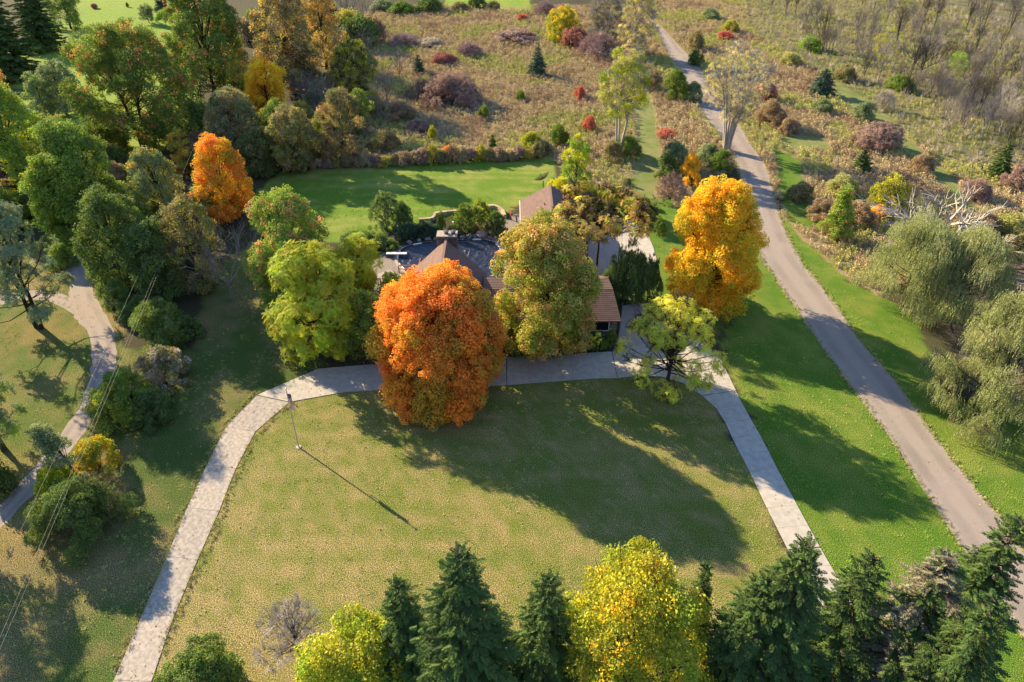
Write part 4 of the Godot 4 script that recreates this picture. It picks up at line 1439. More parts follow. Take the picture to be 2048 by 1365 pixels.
func plant_left() -> void:
	tree("maple_tree", 288, 296, 44, 112, {"colors": "green", "flecks": "rust", "share": 0.16, "lobes": 54, "size": 0.75, "thick": 1.0, "lobe": 0.24, "base": 0.1, "stems": 2}, "tall rusty tipped maple with twin trunks by the far meadow")
	tree("maple_tree", 432, 200, -60, 80, {"colors": "green", "flecks": "rust", "share": 0.15, "lobes": 50, "size": 0.85, "thick": 1.15, "lobe": 0.28, "base": 0.04}, "huge dense green maple with red flecks at the meadow edge")
	tree("maple_tree", 540, 232, 118, 44, {"colors": "yellow", "flecks": "gold", "share": 0.3, "lobes": 34, "size": 0.6, "thick": 1.3, "lobe": 0.3, "base": 0.03, "shape": "oval"}, "bright yellow maple standing in the thicket")
	tree("maple_tree", 456, 440, 271, 56, {"colors": "orange", "second": "gold_turning", "flecks": "gold", "share": 0.35, "lobes": 38, "size": 0.5, "thick": 1.3, "lobe": 0.3, "base": 0.05, "shape": "oval"}, "narrow orange and gold maple at the corner of the back lawn")
	tree("broadleaf_tree", 585, 180, -50, 62, {"colors": "thicket", "flecks": "olive_brown", "share": 0.4, "lobes": 34, "size": 0.9, "thick": 1.1, "lobe": 0.32, "base": 0.05}, "tall olive and rust coloured tree behind the yellow maple")
	tree("broadleaf_tree", 655, 150, -30, 42, {"colors": "locust_brown", "flecks": "rust", "share": 0.12, "lobes": 22, "size": 0.9, "thick": 1.0, "lobe": 0.36, "base": 0.05}, "russet brown tree at the wood's field edge")
	tree("broadleaf_tree", 55, 410, 165, 85, {"colors": "fresh", "second": "green", "flecks": "lime", "share": 0.35, "lobes": 48, "size": 0.62, "thick": 1.2, "lobe": 0.28, "base": 0.03}, "large fresh green tree with yellow top beside the white shed")
	tree("broadleaf_tree", 185, 470, 240, 78, {"colors": "green", "flecks": "fresh", "share": 0.4, "lobes": 44, "size": 0.6, "thick": 1.2, "lobe": 0.29, "base": 0.03}, "big green tree with yellow flecks in the middle of the wood")
	tree("broadleaf_tree", 150, 480, 300, 55, {"colors": "fresh", "flecks": "lime", "share": 0.3, "second": "green", "lobes": 28, "size": 0.58, "thick": 1.1, "lobe": 0.33, "base": 0.04}, "yellow green tree in front of the wood's biggest green crown")
	tree("broadleaf_tree", 255, 580, 375, 68, {"colors": "deep", "flecks": "green", "share": 0.4, "lobes": 38, "size": 0.58, "thick": 1.15, "lobe": 0.3, "base": 0.03}, "dark green dense tree at the head of the gravel track")
	tree("broadleaf_tree", 345, 470, 296, 52, {"colors": "sage", "flecks": "olive", "share": 0.4, "lobes": 30, "size": 0.5, "thick": 0.95, "lobe": 0.32, "base": 0.35, "shape": "dome", "bark": "bark_dark", "lean": -0.06}, "grey green umbrella crowned tree with dark leaning trunk")
	tree("willow_tree", 78, 656, 382, 100, {"colors": "sage", "clump": "fine", "size": 0.75, "thick": 1.0, "lobes": 40, "lobe": 0.24, "base": 0.14, "shape": "dome", "gaps": 0.2, "bark": "bark_dark", "lean": -0.07, "stems": 2}, "grey green open willow with a dark forked trunk beside the gravel track", "tree")
	tree("broadleaf_tree", 330, 600, 440, 52, {"colors": "deep", "flecks": "green", "share": 0.25, "lobes": 28, "size": 0.55, "thick": 1.2, "lobe": 0.33, "base": 0.03}, "very dark green tree under the overhead wires")
	tree("shrubby_tree", 405, 580, 392, 56, {"colors": "thicket", "flecks": "olive", "share": 0.4, "lobes": 30, "size": 0.5, "thick": 1.05, "lobe": 0.32, "base": 0.03, "twigs": 0.15}, "olive grey bushy tree below the orange and gold maple")
	tree("shrubby_tree", 420, 450, 372, 34, {"colors": "sage", "flecks": "fresh", "share": 0.3, "lobes": 18, "size": 0.5, "thick": 1.0, "lobe": 0.36, "base": 0.03}, "sage green bushy tree touching the orange and gold maple")
	bare_tree("bare_tree", 466, 600, 440, "bark_grey", "bare grey leafless tree beside the round rusty tipped tree", 0.7, 1.1)
	conifer("spruce_tree", 28, 158, -95, 68, {"size": 1.5, "step": 0.8, "colors": "spruce"}, "broad dark spruce at the corner of the far meadow")
	conifer("spruce_tree", 88, 100, -110, 48, {"size": 1.5, "step": 0.8, "colors": "spruce"}, "tall dark spruce beside the far meadow's entrance")
	tree("broadleaf_tree", 142, 58, -40, 34, {"colors": "green", "flecks": "sage", "lobes": 20, "size": 0.9, "lobe": 0.36, "base": 0.04}, "dull green tree next to the dark spruces on the meadow")
	tree("broadleaf_tree", 5, 210, 105, 26, {"colors": "locust_brown", "flecks": "rust", "lobes": 16, "size": 0.7, "lobe": 0.4, "base": 0.04}, "brownish tree behind the white shed roof")
	tree("small_tree", 332, 52, 20, 16, {"colors": "fresh", "lobes": 12, "size": 0.6, "lobe": 0.4, "base": 0.35, "shape": "dome"}, "small fresh green tree alone on the far meadow")
	tree("small_tree", 298, 46, 8, 18, {"colors": "sage", "lobes": 12, "size": 0.6, "thick": 0.6, "lobe": 0.38, "base": 0.2, "twigs": 0.3}, "thin pale green tree on the far meadow")
	conifer("spruce_tree", 325, 22, -22, 15, {"size": 1.0, "colors": "blue_spruce"}, "small blue green spruce on the far meadow")
	shrub("meadow_bush", 189, 17, 8, 6, "wine", "little red brown bush alone on the far meadow")
	shrub("meadow_bush", 255, 14, 6, 3, "green", "tiny green bush alone on the far meadow")
	tree("shrubby_tree", 132, 228, 122, 42, {"colors": "sage", "lobes": 24, "size": 0.65, "thick": 1.0, "lobe": 0.36, "base": 0.03}, "sage grey rounded tree below the dark spruces")
	tree("shrubby_tree", 95, 240, 145, 30, {"colors": "sage", "flecks": "fresh", "lobes": 18, "size": 0.65, "thick": 1.0, "lobe": 0.38, "base": 0.03}, "sage and light green tree behind the yellow topped tree")
	tree("broadleaf_tree", 402, 280, 196, 40, {"colors": "deep", "flecks": "green", "lobes": 22, "size": 0.6, "thick": 1.1, "lobe": 0.38, "base": 0.03}, "dark blue green tree beside the tall twin trunk maple")
	tree("shrubby_tree", 478, 320, 178, 60, {"colors": "thicket", "flecks": "sage", "share": 0.5, "lobes": 34, "size": 0.6, "thick": 1.1, "lobe": 0.32, "base": 0.02}, "wide silvery olive tree below the yellow maple")
	tree("shrubby_tree", 590, 338, 215, 55, {"colors": "thicket", "flecks": "olive", "share": 0.3, "lobes": 30, "size": 0.55, "thick": 1.15, "lobe": 0.33, "base": 0.02}, "dense olive brown tree at the back lawn's wooded corner")
	tree("shrubby_tree", 525, 350, 255, 40, {"colors": "deep", "flecks": "thicket", "share": 0.4, "lobes": 22, "size": 0.55, "thick": 1.2, "lobe": 0.36, "base": 0.02}, "dark shaded tree at the corner of the back lawn")
	tree("shrubby_tree", 690, 325, 175, 46, {"colors": "thicket", "flecks": "olive_brown", "share": 0.25, "lobes": 28, "size": 0.55, "thick": 1.1, "lobe": 0.34, "base": 0.02, "twigs": 0.1}, "tall brown green tree where the thicket meets the field")
	tree("shrubby_tree", 712, 205, 76, 42, {"colors": "sun_lime", "flecks": "thicket", "share": 0.4, "lobes": 20, "size": 0.6, "thick": 0.7, "lobe": 0.36, "base": 0.1, "twigs": 0.3, "gaps": 0.3}, "yellow leaved thin tree standing at the field's wooded edge")
	tree("shrubby_tree", 490, 215, 122, 30, {"colors": "olive", "flecks": "sun_lime", "share": 0.4, "lobes": 16, "size": 0.6, "thick": 1.0, "lobe": 0.4, "base": 0.03}, "yellow flecked olive tree beside the bright yellow maple")
	tree("shrubby_tree", 480, 150, 75, 26, {"colors": "rust", "flecks": "olive", "share": 0.4, "lobes": 14, "size": 0.65, "thick": 1.0, "lobe": 0.42, "base": 0.03}, "rusty tan tree before the huge dense maple")
	tree("shrubby_tree", 600, 180, 80, 36, {"colors": "thicket", "flecks": "rust", "lobes": 18, "size": 0.65, "thick": 1.0, "lobe": 0.4, "base": 0.03}, "brown olive tree right behind the bright yellow maple")
	tree("shrubby_tree", 440, 300, 236, 28, {"colors": "fresh", "flecks": "lime", "lobes": 16, "size": 0.5, "thick": 1.0, "lobe": 0.4, "base": 0.03}, "light green tree peeking above the orange and gold maple")
	tree("shrubby_tree", 375, 350, 258, 26, {"colors": "olive", "flecks": "gold", "lobes": 16, "size": 0.5, "thick": 0.9, "lobe": 0.4, "base": 0.05, "twigs": 0.2}, "thin olive yellow tree behind the orange and gold maple")
	var g := "bare trees in the thicket by the field"
	for a in [[605, 215, 130], [632, 225, 135], [655, 240, 140], [735, 150, 40], [700, 60, -40], [740, 70, -20], [775, 210, 120], [760, 250, 165], [680, 120, 30], [650, 270, 180], [730, 290, 215], [800, 160, 90]]:
		bare_tree("bare_tree", a[0], a[1], a[2], "bark_grey", "leafless grey tree in the thicket beside the weedy field", 0.45, 1.0, g)
	g = "green trees inside the wood"
	rng.seed = 88
	for a in [[120, 330], [210, 380], [300, 420], [240, 300], [350, 250], [60, 300], [20, 460], [300, 500], [560, 300], [640, 320], [480, 260], [720, 270], [30, 330], [110, 400]]:
		var h := rng.randf_range(75, 110)
		var mix: String = ["green", "thicket", "deep", "sage"][int(a[0]) % 4]
		tree("woodland_tree", a[0], a[1], a[1] - h, h * 0.38, {"colors": mix, "flecks": "olive", "share": 0.2, "lobes": 22, "size": 0.6, "thick": 1.05, "lobe": 0.33, "base": 0.04}, "middling green tree closed in by the taller trees of the wood", "tree", g)
	# understorey filling the wood
	g = "understorey bushes of the wood"
	rng.seed = 300
	var spots := []
	var kinds := ["deep", "green", "thicket", "sage", "thicket", "olive", "weed_brown"]
	for k in 190:
		spots.append([rng.randf_range(-40, 780), rng.randf_range(40, 560), rng.randf_range(16, 36), kinds[rng.randi() % kinds.size()]])
	var region := PackedVector2Array([Vector2(-60, 300), Vector2(60, 280), Vector2(180, 300), Vector2(390, 270), Vector2(470, 170), Vector2(490, 60), Vector2(700, 30), Vector2(790, 120), Vector2(800, 250), Vector2(760, 310), Vector2(640, 330), Vector2(520, 360), Vector2(470, 480), Vector2(360, 560), Vector2(220, 480), Vector2(100, 450), Vector2(-60, 520)])
	for q in spots:
		if Geometry2D.is_point_in_polygon(Vector2(q[0], q[1]), region):
			shrub("understorey_bush", q[0], q[1], q[1] - q[2] * 1.7, q[2], q[3], "dull bush filling the wood's understorey", {}, "shrub", g)
	# edge of the back lawn
	g = "weedy bushes along the back lawn"
	for k in 26:
		var x := 600.0 + k * 19.0
		var y := 338.0 - (x - 600.0) * 0.047
		rng.seed = 500 + k
		shrub("edge_bush", x, y, y - rng.randf_range(14, 30), rng.randf_range(13, 20), ["thicket", "weed_brown", "weed_tan", "purple", "olive"][k % 5], "brown weedy bush lining the back lawn", {"clump": "broad" if k % 2 else "scale"}, "shrub", g)
	# hedge between the gravel track and the left lawn
	shrub("hedge_bush", 322, 688, 606, 60, "green", "large dark leafy bush at the wires' crossing with the track", {"flecks": "sage"})
	shrub("hedge_bush", 285, 636, 596, 40, "deep", "dark bush with long glossy leaves beside the gravel track", {"flecks": "green"})
	shrub("hedge_bush", 330, 766, 700, 52, "thicket", "grey brown half bare bush in the hedge", {"flecks": "grey"})
	shrub("hedge_bush", 255, 830, 752, 66, "green", "green and yellow bush at the hedge's lower end", {"flecks": "lime"})
	shrub("hedge_bush", 310, 836, 786, 45, "deep", "dark tangled bush in the hedge facing the concrete drive", {})
	shrub("hedge_bush", 372, 676, 634, 34, "deep", "shaded dark bush below the olive grey tree", {"flecks": "green"})
	shrub("hedge_bush", 215, 560, 515, 34, "deep", "dark bush at the head of the gravel track", {"flecks": "sage"})
	shrub("hedge_bush", 245, 620, 560, 30, "green", "silvery leaved bush bordering the gravel track", {"flecks": "sage"})
	shrub("hedge_bush", 130, 535, 490, 30, "green", "green bush under the grey willow's outer branches", {"flecks": "fresh"})
	shrub("brush_pile", 168, 1062, 972, 92, "deep", "big dark mound of tangled brush on the grass by the track", {"flecks": "green"})
	shrub("brush_pile", 125, 1062, 1000, 55, "thicket", "grey twiggy brush heaped against the dark mound", {"clump": "twig"})
	shrub("brush_pile", 205, 1030, 958, 55, "thicket", "twiggy dead branches sticking out of the dark mound", {"clump": "twig"})
	shrub("yellow_bush", 200, 935, 882, 42, "sun_lime", "yellow leaved bush behind the brush mound", {"flecks": "gold"})
	shrub("yellow_bush", 120, 985, 940, 34, "lime", "low yellow green bush by the track's edge", {"flecks": "thuja"})
	tree("small_tree", 158, 962, 852, 34, {"colors": "sage", "lobes": 16, "size": 0.42, "thick": 1.0, "lobe": 0.38, "base": 0.38, "shape": "dome", "bark": "bark_dark", "lean": -0.25}, "small leaning sage green tree beside the brush mound")
	tree("willow_tree", 8, 900, 722, 62, {"colors": "sage", "flecks": "fresh", "clump": "fine", "size": 0.6, "thick": 1.0, "lobes": 26, "lobe": 0.32, "base": 0.15, "shape": "dome"}, "pale green feathery tree on the lawn beyond the gravel track")
	shrub("hedge_bush", 5, 985, 940, 30, "deep", "dark bush on the far side of the gravel track")
	# trees beyond the frame whose shadows fall on the grass
	tree("willow_tree", -150, 1062, 870, 115, {"colors": "sage", "clump": "fine", "size": 0.8, "lobes": 32, "lobe": 0.28, "base": 0.25, "gaps": 0.3, "stems": 2}, "tall sage green tree whose shadow crosses the grass below the brush mound")
	var shed := thing("shed", gp(-14, 226), "small white roofed shed at the edge of the wood", "shed")
	box_part("wall", Vector3(-2.4, 0, -2), Vector3(2.4, 2.4, 2), mats["trim"], shed)
	for side in [-1.0, 1.0]:
		var s := Shape.new()
		s.quad(Vector3(-2.7, 2.3, 2.3 * side), Vector3(2.7, 2.3, 2.3 * side), Vector3(2.7, 3.6, 0), Vector3(-2.7, 3.6, 0))
		s.quad(Vector3(-2.7, 2.22, 2.3 * side), Vector3(2.7, 2.22, 2.3 * side), Vector3(2.7, 3.52, 0), Vector3(-2.7, 3.52, 0))
		part("roof", s.mesh(), mats["trim"], shed)

func plant_far() -> void:
	# poplars
	tree("poplar_tree", 1236, 312, 96, 56, {"colors": "lime", "second": "pale_leaf", "flecks": "sun_lime", "share": 0.3, "lobes": 30, "size": 0.5, "thick": 0.85, "lobe": 0.27, "base": 0.42, "shape": "oval", "stems": 3, "bark": "bark_pale", "twigs": 0.25}, "tall poplar clump with lime green top and bare pale stems")
	tree("poplar_tree", 1452, 302, 92, 74, {"colors": "pale_leaf", "lobes": 30, "size": 0.38, "thick": 0.14, "lobe": 0.26, "base": 0.3, "shape": "vase", "stems": 6, "bark": "bark_pale", "twigs": 0.35}, "nearly bare poplar clump with white stems beside the gravel road")
	tree("poplar_tree", 1268, 118, -25, 42, {"colors": "pale_leaf", "lobes": 26, "size": 0.6, "thick": 0.55, "lobe": 0.32, "base": 0.08, "shape": "oval", "stems": 4, "bark": "bark_pale", "twigs": 0.6}, "tall pale yellow poplar clump where the gravel road disappears")
	tree("poplar_tree", 1208, 100, -20, 36, {"colors": "thicket", "lobes": 22, "size": 0.6, "thick": 0.35, "lobe": 0.34, "base": 0.1, "shape": "oval", "stems": 4, "bark": "bark_pale", "twigs": 0.8}, "greyish half bare poplar clump next to the pale yellow one")
	tree("shrubby_tree", 1125, 82, 12, 40, {"colors": "sun_lime", "flecks": "yellow", "lobes": 22, "size": 0.65, "thick": 0.9, "lobe": 0.36, "base": 0.02, "shape": "dome"}, "broad yellow bushy tree at the top of the weedy field")
	# conifers and bushes in the weedy field
	conifer("spruce_tree", 1075, 152, 96, 23, {"size": 0.9, "colors": "blue_spruce", "base": 0.02, "thick": 1.3}, "lone blue green spruce in the middle of the weedy field")
	conifer("spruce_tree", 838, 148, 112, 13, {"size": 0.7, "colors": "blue_spruce", "base": 0.02, "thick": 1.3}, "small spruce near the wine red bush in the field")
	conifer("spruce_tree", 985, 298, 272, 7, {"size": 0.5, "colors": "spruce", "base": 0.02, "thick": 1.3}, "knee high spruce near the back lawn's edge")
	conifer("spruce_tree", 957, 112, 96, 8, {"size": 0.5, "colors": "blue_spruce", "base": 0.02}, "small spruce beside a purple thicket patch")
	var list := [
		[887, 128, 106, 28, "wine", "wine red rounded bush in the weedy field"], [905, 208, 148, 62, "purple", "wide purple grey thicket patch in the middle of the field"],
		[850, 195, 160, 40, "purple", "brownish purple bush beside the wide purple thicket"], [940, 112, 92, 26, "purple", "dull purple bush next to the small spruce"],
		[1035, 82, 64, 42, "purple", "long low purple bush high in the field"], [812, 92, 74, 26, "purple", "brown purple bush at the field's upper corner"],
		[865, 92, 78, 24, "grey", "grey low bush in the upper field"], [1160, 198, 176, 11, "red", "small scarlet bush by the lime topped poplars"],
		[1042, 201, 183, 10, "green", "small round green bush in the mid field"], [968, 238, 214, 10, "green", "small green bush with yellowing side"],
		[865, 280, 256, 9, "sun_lime", "small yellow bush near the back lawn"], [895, 318, 296, 14, "orange", "orange bush at the edge of the back lawn"],
		[1180, 262, 236, 14, "red", "faded red bush below the lime topped poplars"], [1062, 300, 266, 26, "sun_lime", "yellow goldenrod patch at the back lawn's corner"],
		[1118, 292, 252, 17, "green", "green and gold vine covered bush by the lawn corner"], [1085, 305, 282, 22, "thicket", "brown bush beside the yellow goldenrod patch"],
		[1255, 312, 272, 26, "green", "dark green bush at the foot of the lime topped poplars"], [1225, 322, 284, 22, "thicket", "grey green bush at the poplars' foot"],
		[1350, 200, 138, 28, "green", "round dark green bush beside the gravel road"], [1385, 205, 165, 20, "sage", "grey green bush touching the gravel road"],
		[1345, 340, 285, 34, "sage", "wide sage green bush beyond the golden maple"], [1330, 358, 308, 24, "deep", "dark green bush by the grassy path"],
		[1378, 372, 308, 22, "gold", "amber coloured bush behind the golden maple"], [1340, 398, 352, 34, "purple", "pinkish half bare bush above the patio"],
		[1415, 330, 288, 26, "sage", "grey bush at the white poplars' foot"], [1440, 345, 300, 24, "green", "green bush where the white poplars meet the road"],
		[1335, 272, 262, 22, "red", "flat red topped sumac patch by the grassy path"], [1090, 30, 8, 20, "purple", "dark purple bush at the top of the field"],
		[1045, 42, 30, 12, "red", "small reddish bush at the top of the field"], [1150, 96, 60, 26, "wine", "dark reddish undergrowth below the yellow bushy tree"],
		[1200, 112, 76, 36, "purple", "dark bare undergrowth under the greyish poplars"], [1255, 140, 100, 28, "purple", "brown undergrowth beside the shaded road bend"],
		[1300, 180, 140, 24, "weed_brown", "brown bush at the road's shaded bend"], [765, 22, 2, 24, "sage", "sage bush along the field's far side"],
		[805, 28, 6, 26, "green", "green bush along the field's far side"], [860, 24, -4, 26, "deep", "dark green bush along the field's far side"],
		[955, 16, -8, 18, "deep", "dark pointed bush at the far meadow strip"], [920, 22, 6, 18, "thicket", "olive bush beside the far meadow strip"],
		[985, 20, 4, 16, "thicket", "brownish bush beside the far meadow strip"], [800, 240, 205, 34, "weed_brown", "dark brown bush at the thicket's field side"],
		[770, 300, 262, 34, "thicket", "grey green bush at the thicket's lower corner"], [835, 262, 240, 24, "purple", "dull purple low bush below the wide thicket"],
	]
	for a in list:
		var twiggy: bool = a[4] in ["purple", "grey"]
		shrub("field_bush", a[0], a[1], a[2], a[3], a[4], a[5], {"clump": "twig" if twiggy and int(a[0]) % 2 == 0 else "broad"})

func plant_right() -> void:
	# willows
	tree("willow_tree", 1803, 612, 430, 92, {"colors": "willow", "clump": "strand", "size": 0.85, "thick": 0.95, "lobes": 40, "lobe": 0.27, "base": 0.2, "shape": "dome", "bark": "bark"}, "weeping willow with a visible trunk nearest the gravel road's bend")
	tree("willow_tree", 1900, 640, 452, 92, {"colors": "willow", "clump": "strand", "size": 0.85, "thick": 1.0, "lobes": 40, "lobe": 0.27, "base": 0.1, "shape": "dome"}, "weeping willow beside the swing frame")
	tree("willow_tree", 1962, 836, 590, 118, {"colors": "willow", "clump": "strand", "size": 0.8, "thick": 1.05, "lobes": 54, "lobe": 0.25, "base": 0.05, "shape": "dome", "twigs": 0.1}, "largest weeping willow reaching down to the lane's grass verge")
	tree("willow_tree", 2080, 720, 520, 80, {"colors": "willow", "clump": "strand", "size": 0.85, "lobes": 26, "lobe": 0.3, "base": 0.1, "shape": "dome"}, "weeping willow behind the swing frame")
	bare_tree("dead_tree", 1862, 512, 372, "bark_pale", "dead pale grey spreading tree rising behind the willows", 1.5, 1.5)
	bare_tree("dead_tree", 1830, 500, 400, "bark_pale", "second bleached leafless tree beside the dead spreading one", 1.2, 1.2)
	tree("maple_tree", 1668, 478, 370, 38, {"colors": "fresh", "second": "green", "flecks": "pinkish", "lobes": 26, "size": 0.45, "thick": 1.2, "lobe": 0.36, "base": 0.03, "shape": "cone"}, "small maple with scarlet top beside the lane's grass verge")
	tree("shrubby_tree", 1772, 420, 352, 38, {"colors": "olive", "flecks": "thuja", "lobes": 20, "size": 0.5, "thick": 0.9, "lobe": 0.38, "base": 0.04, "twigs": 0.2}, "yellow green bushy tree in the lower weedy field")
	conifer("spruce_tree", 1642, 190, 140, 28, {"size": 0.9, "colors": "blue_spruce", "base": 0.02, "thick": 1.2, "power": 0.6}, "broad blue green pine in the field beyond the road")
	conifer("spruce_tree", 1722, 342, 305, 19, {"size": 0.7, "colors": "spruce", "base": 0.02, "thick": 1.2, "power": 0.6}, "small dark spruce in the lower weedy field")
	conifer("spruce_tree", 1995, 355, 290, 22, {"size": 0.8, "colors": "spruce", "base": 0.02, "power": 0.7}, "dark narrow spruce among bare trees at the wood's edge")
	var list := [
		[1645, 226, 200, 20, "sage", "round sage green bush in the field beyond the road"], [1755, 298, 245, 50, "purple", "wide plum coloured bare bush beside the mown path"],
		[1842, 345, 308, 24, "weed_brown", "russet small bush beside the mown path"], [1725, 240, 204, 24, "sage", "grey green bush at the mown path's bend"],
		[1765, 220, 182, 22, "grey", "grey bare bush above the mown path"], [1756, 440, 414, 18, "gold", "golden yellow bush near the dead trees"],
		[1540, 250, 200, 30, "weed_brown", "dark brown bush at the road's grassy pull in"], [1530, 200, 165, 24, "wine", "dark wine coloured bush across the road from the poplars"],
		[1575, 265, 236, 22, "weed_brown", "brown reed clump beside the muddy patch"], [1450, 80, 64, 16, "red", "scarlet bush beyond the road's upper bend"],
		[1390, 100, 66, 18, "thicket", "dull bush beyond the road's upper bend"], [1420, 40, 20, 18, "sage", "sage bush high above the road"],
		[1460, 66, 44, 18, "olive", "olive bush beyond the scarlet bush"], [1390, 130, 100, 16, "deep", "dark bush casting shade on the road's upper bend"],
		[1640, 440, 400, 30, "weed_brown", "brown weedy bush behind the scarlet topped maple"], [1715, 450, 405, 30, "weed_brown", "brown tangle beside the golden yellow bush"],
		[1600, 400, 365, 26, "thicket", "olive brown bush beside the ditch"], [1680, 390, 350, 34, "weed_olive", "olive weedy mound in the lower field"],
		[1950, 400, 360, 30, "purple", "plum brown bush in the field's far corner"], [2030, 380, 330, 30, "purple", "bare dark bush beside the narrow spruce"],
		[1960, 470, 425, 36, "weed_brown", "brown weedy bush above the willows"], [2020, 480, 430, 36, "weed_olive", "olive weedy bush above the muddy ground"],
		[1910, 465, 420, 30, "weed_brown", "reddish brown bush behind the swing side willow"], [2030, 520, 470, 30, "thicket", "dull brown bush at the muddy ground's edge"],
		[1690, 160, 130, 24, "thicket", "dark bush at the foot of the bare wood"], [1800, 180, 150, 26, "green", "green bush among the bare trees"],
		[1580, 130, 105, 22, "weed_olive", "olive bush before the bare wood"], [1620, 100, 76, 22, "fresh", "light green bush before the bare wood"],
	]
	for a in list:
		shrub("field_bush", a[0], a[1], a[2], a[3], a[4], a[5], {"clump": "twig" if a[4] in ["grey"] else "broad"})
	# thin bare wood
	var g := "bare trees of the thin wood"
	var region := PackedVector2Array([Vector2(1475, -30), Vector2(2120, -40), Vector2(2120, 330), Vector2(1980, 300), Vector2(1880, 285), Vector2(1800, 190), Vector2(1720, 170), Vector2(1600, 100)])
	rng.seed = 4321
	var n := 0
	var tries := 0
	while n < 280 and tries < 4000:
		tries += 1
		var v := rng.randf()
		var q := Vector2(rng.randf_range(1470, 2120), -30.0 + 360.0 * v)
		if not Geometry2D.is_point_in_polygon(q, region):
			continue
		var high := rng.randf_range(6.0, 10.5) if n % 6 else rng.randf_range(10.0, 13.5)
		var p := gp(q.x, q.y)
		var row := q.y - high * FOCAL / depth(p) * 0.93
		bare_tree("bare_tree", q.x, q.y, row, "bark_grey" if n % 4 else "bark", "slender leafless grey tree in the thin wood beyond the road", 0.2 + 0.15 * (n % 3), 0.7, g)
		rng.seed = 4321 + tries * 77
		n += 1
	bare_tree("bare_tree", 1838, 158, 52, "bark_dark", "stout dark bare tree standing out in the thin wood", 0.9, 1.2)
	bare_tree("bare_tree", 1755, 168, 48, "bark_grey", "bare tree still holding yellow leaves in the thin wood", 0.5, 0.8, "", "sun_lime")
	bare_tree("bare_tree", 1900, 178, 100, "bark_grey", "slim tree holding a few light green leaves in the wood", 0.5, 0.8, "", "fresh")
	bare_tree("bare_tree", 1960, 280, 180, "bark_pale", "pale stemmed bare tree at the wood's lower edge", 0.5, 0.8)
	bare_tree("bare_tree", 2000, 262, 150, "bark_pale", "pale stemmed bare tree leaning beside another at the wood's edge", 0.6, 0.8)

func foot(x_tip: float, row: float, tip: float) -> float:
	# pixel column of the foot of an upright whose tip shows at x_tip
	var down := MID.y + FOCAL / tan(PITCH)
	return MID.x + (x_tip - MID.x) * (down - row) / (down - tip)

func plant_front() -> void:
	conifer("spruce_tree", foot(795, 1470, 1158), 1470, 1158, 125, {"size": 0.62, "step": 0.42, "boughs": 9}, "slim dark spruce standing against the tallest spruce below the lawn")
	conifer("spruce_tree", foot(918, 1560, 1096), 1560, 1096, 215, {"size": 0.66, "step": 0.42, "boughs": 10}, "tallest dark green spruce below the oval lawn")
	conifer("spruce_tree", foot(1096, 1500, 1146), 1500, 1146, 145, {"size": 0.62, "step": 0.5, "boughs": 8}, "open branched spruce between the tallest spruce and yellow maple")
	tree("maple_tree", foot(1302, 1520, 1146), 1520, 1146, 165, {"colors": "sun_lime", "second": "lime", "flecks": "yellow", "share": 0.12, "lobes": 66, "size": 0.42, "thick": 1.2, "lobe": 0.26, "base": 0.05, "shape": "oval"}, "bright yellow green maple between the spruces below the lawn")
	tree("maple_tree", foot(690, 1500, 1270), 1500, 1270, 130, {"colors": "lime", "flecks": "sun_lime", "share": 0.4, "lobes": 44, "size": 0.42, "thick": 1.2, "lobe": 0.28, "base": 0.05}, "yellow green maple at the foot of the slim spruce")
	conifer("spruce_tree", foot(1416, 1330, 1128), 1330, 1128, 40, {"size": 0.5, "step": 0.4}, "thin young spruce peeking over the bright yellow green maple")
	conifer("spruce_tree", foot(1540, 1540, 1152), 1540, 1152, 190, {"size": 0.64, "step": 0.42, "boughs": 10}, "dense spruce beside the bright yellow green maple")
	conifer("spruce_tree", foot(1622, 1545, 1076), 1545, 1076, 195, {"size": 0.66, "step": 0.45, "boughs": 9}, "tall spruce rising in front of the concrete drive")
	conifer("spruce_tree", foot(1752, 1500, 1106), 1500, 1106, 180, {"size": 0.64, "step": 0.55, "boughs": 8}, "layered spruce in front of the grass between drive and lane")
	conifer("spruce_tree", foot(1905, 1540, 1108), 1540, 1108, 235, {"size": 0.66, "colors": "spruce", "flecks": "dead", "bare": 0.7, "step": 0.45, "boughs": 9}, "dying brown grey spruce at the end of the gravel lane")
	conifer("spruce_tree", foot(2050, 1500, 1030), 1500, 1030, 140, {"size": 0.68, "step": 0.45, "boughs": 9}, "dark spruce behind the dying brown spruce")
	conifer("spruce_tree", foot(2000, 1640, 1190), 1640, 1190, 190, {"size": 0.66, "step": 0.45, "boughs": 9}, "dark spruce in front of the dying brown spruce")
	shrub("dogwood_bush", 412, 1400, 1318, 92, "green", "dark green bush at the lower end of the concrete drive", {"flecks": "deep"})
	tree("bare_tree", 602, 1322, 1216, 78, {"colors": "grey", "clump": "twig", "size": 0.6, "thick": 0.5, "lobes": 30, "lobe": 0.3, "base": 0.22, "shape": "dome", "bark": "bark"}, "small bare rounded tree on the dry lawn above yellow green leaves")

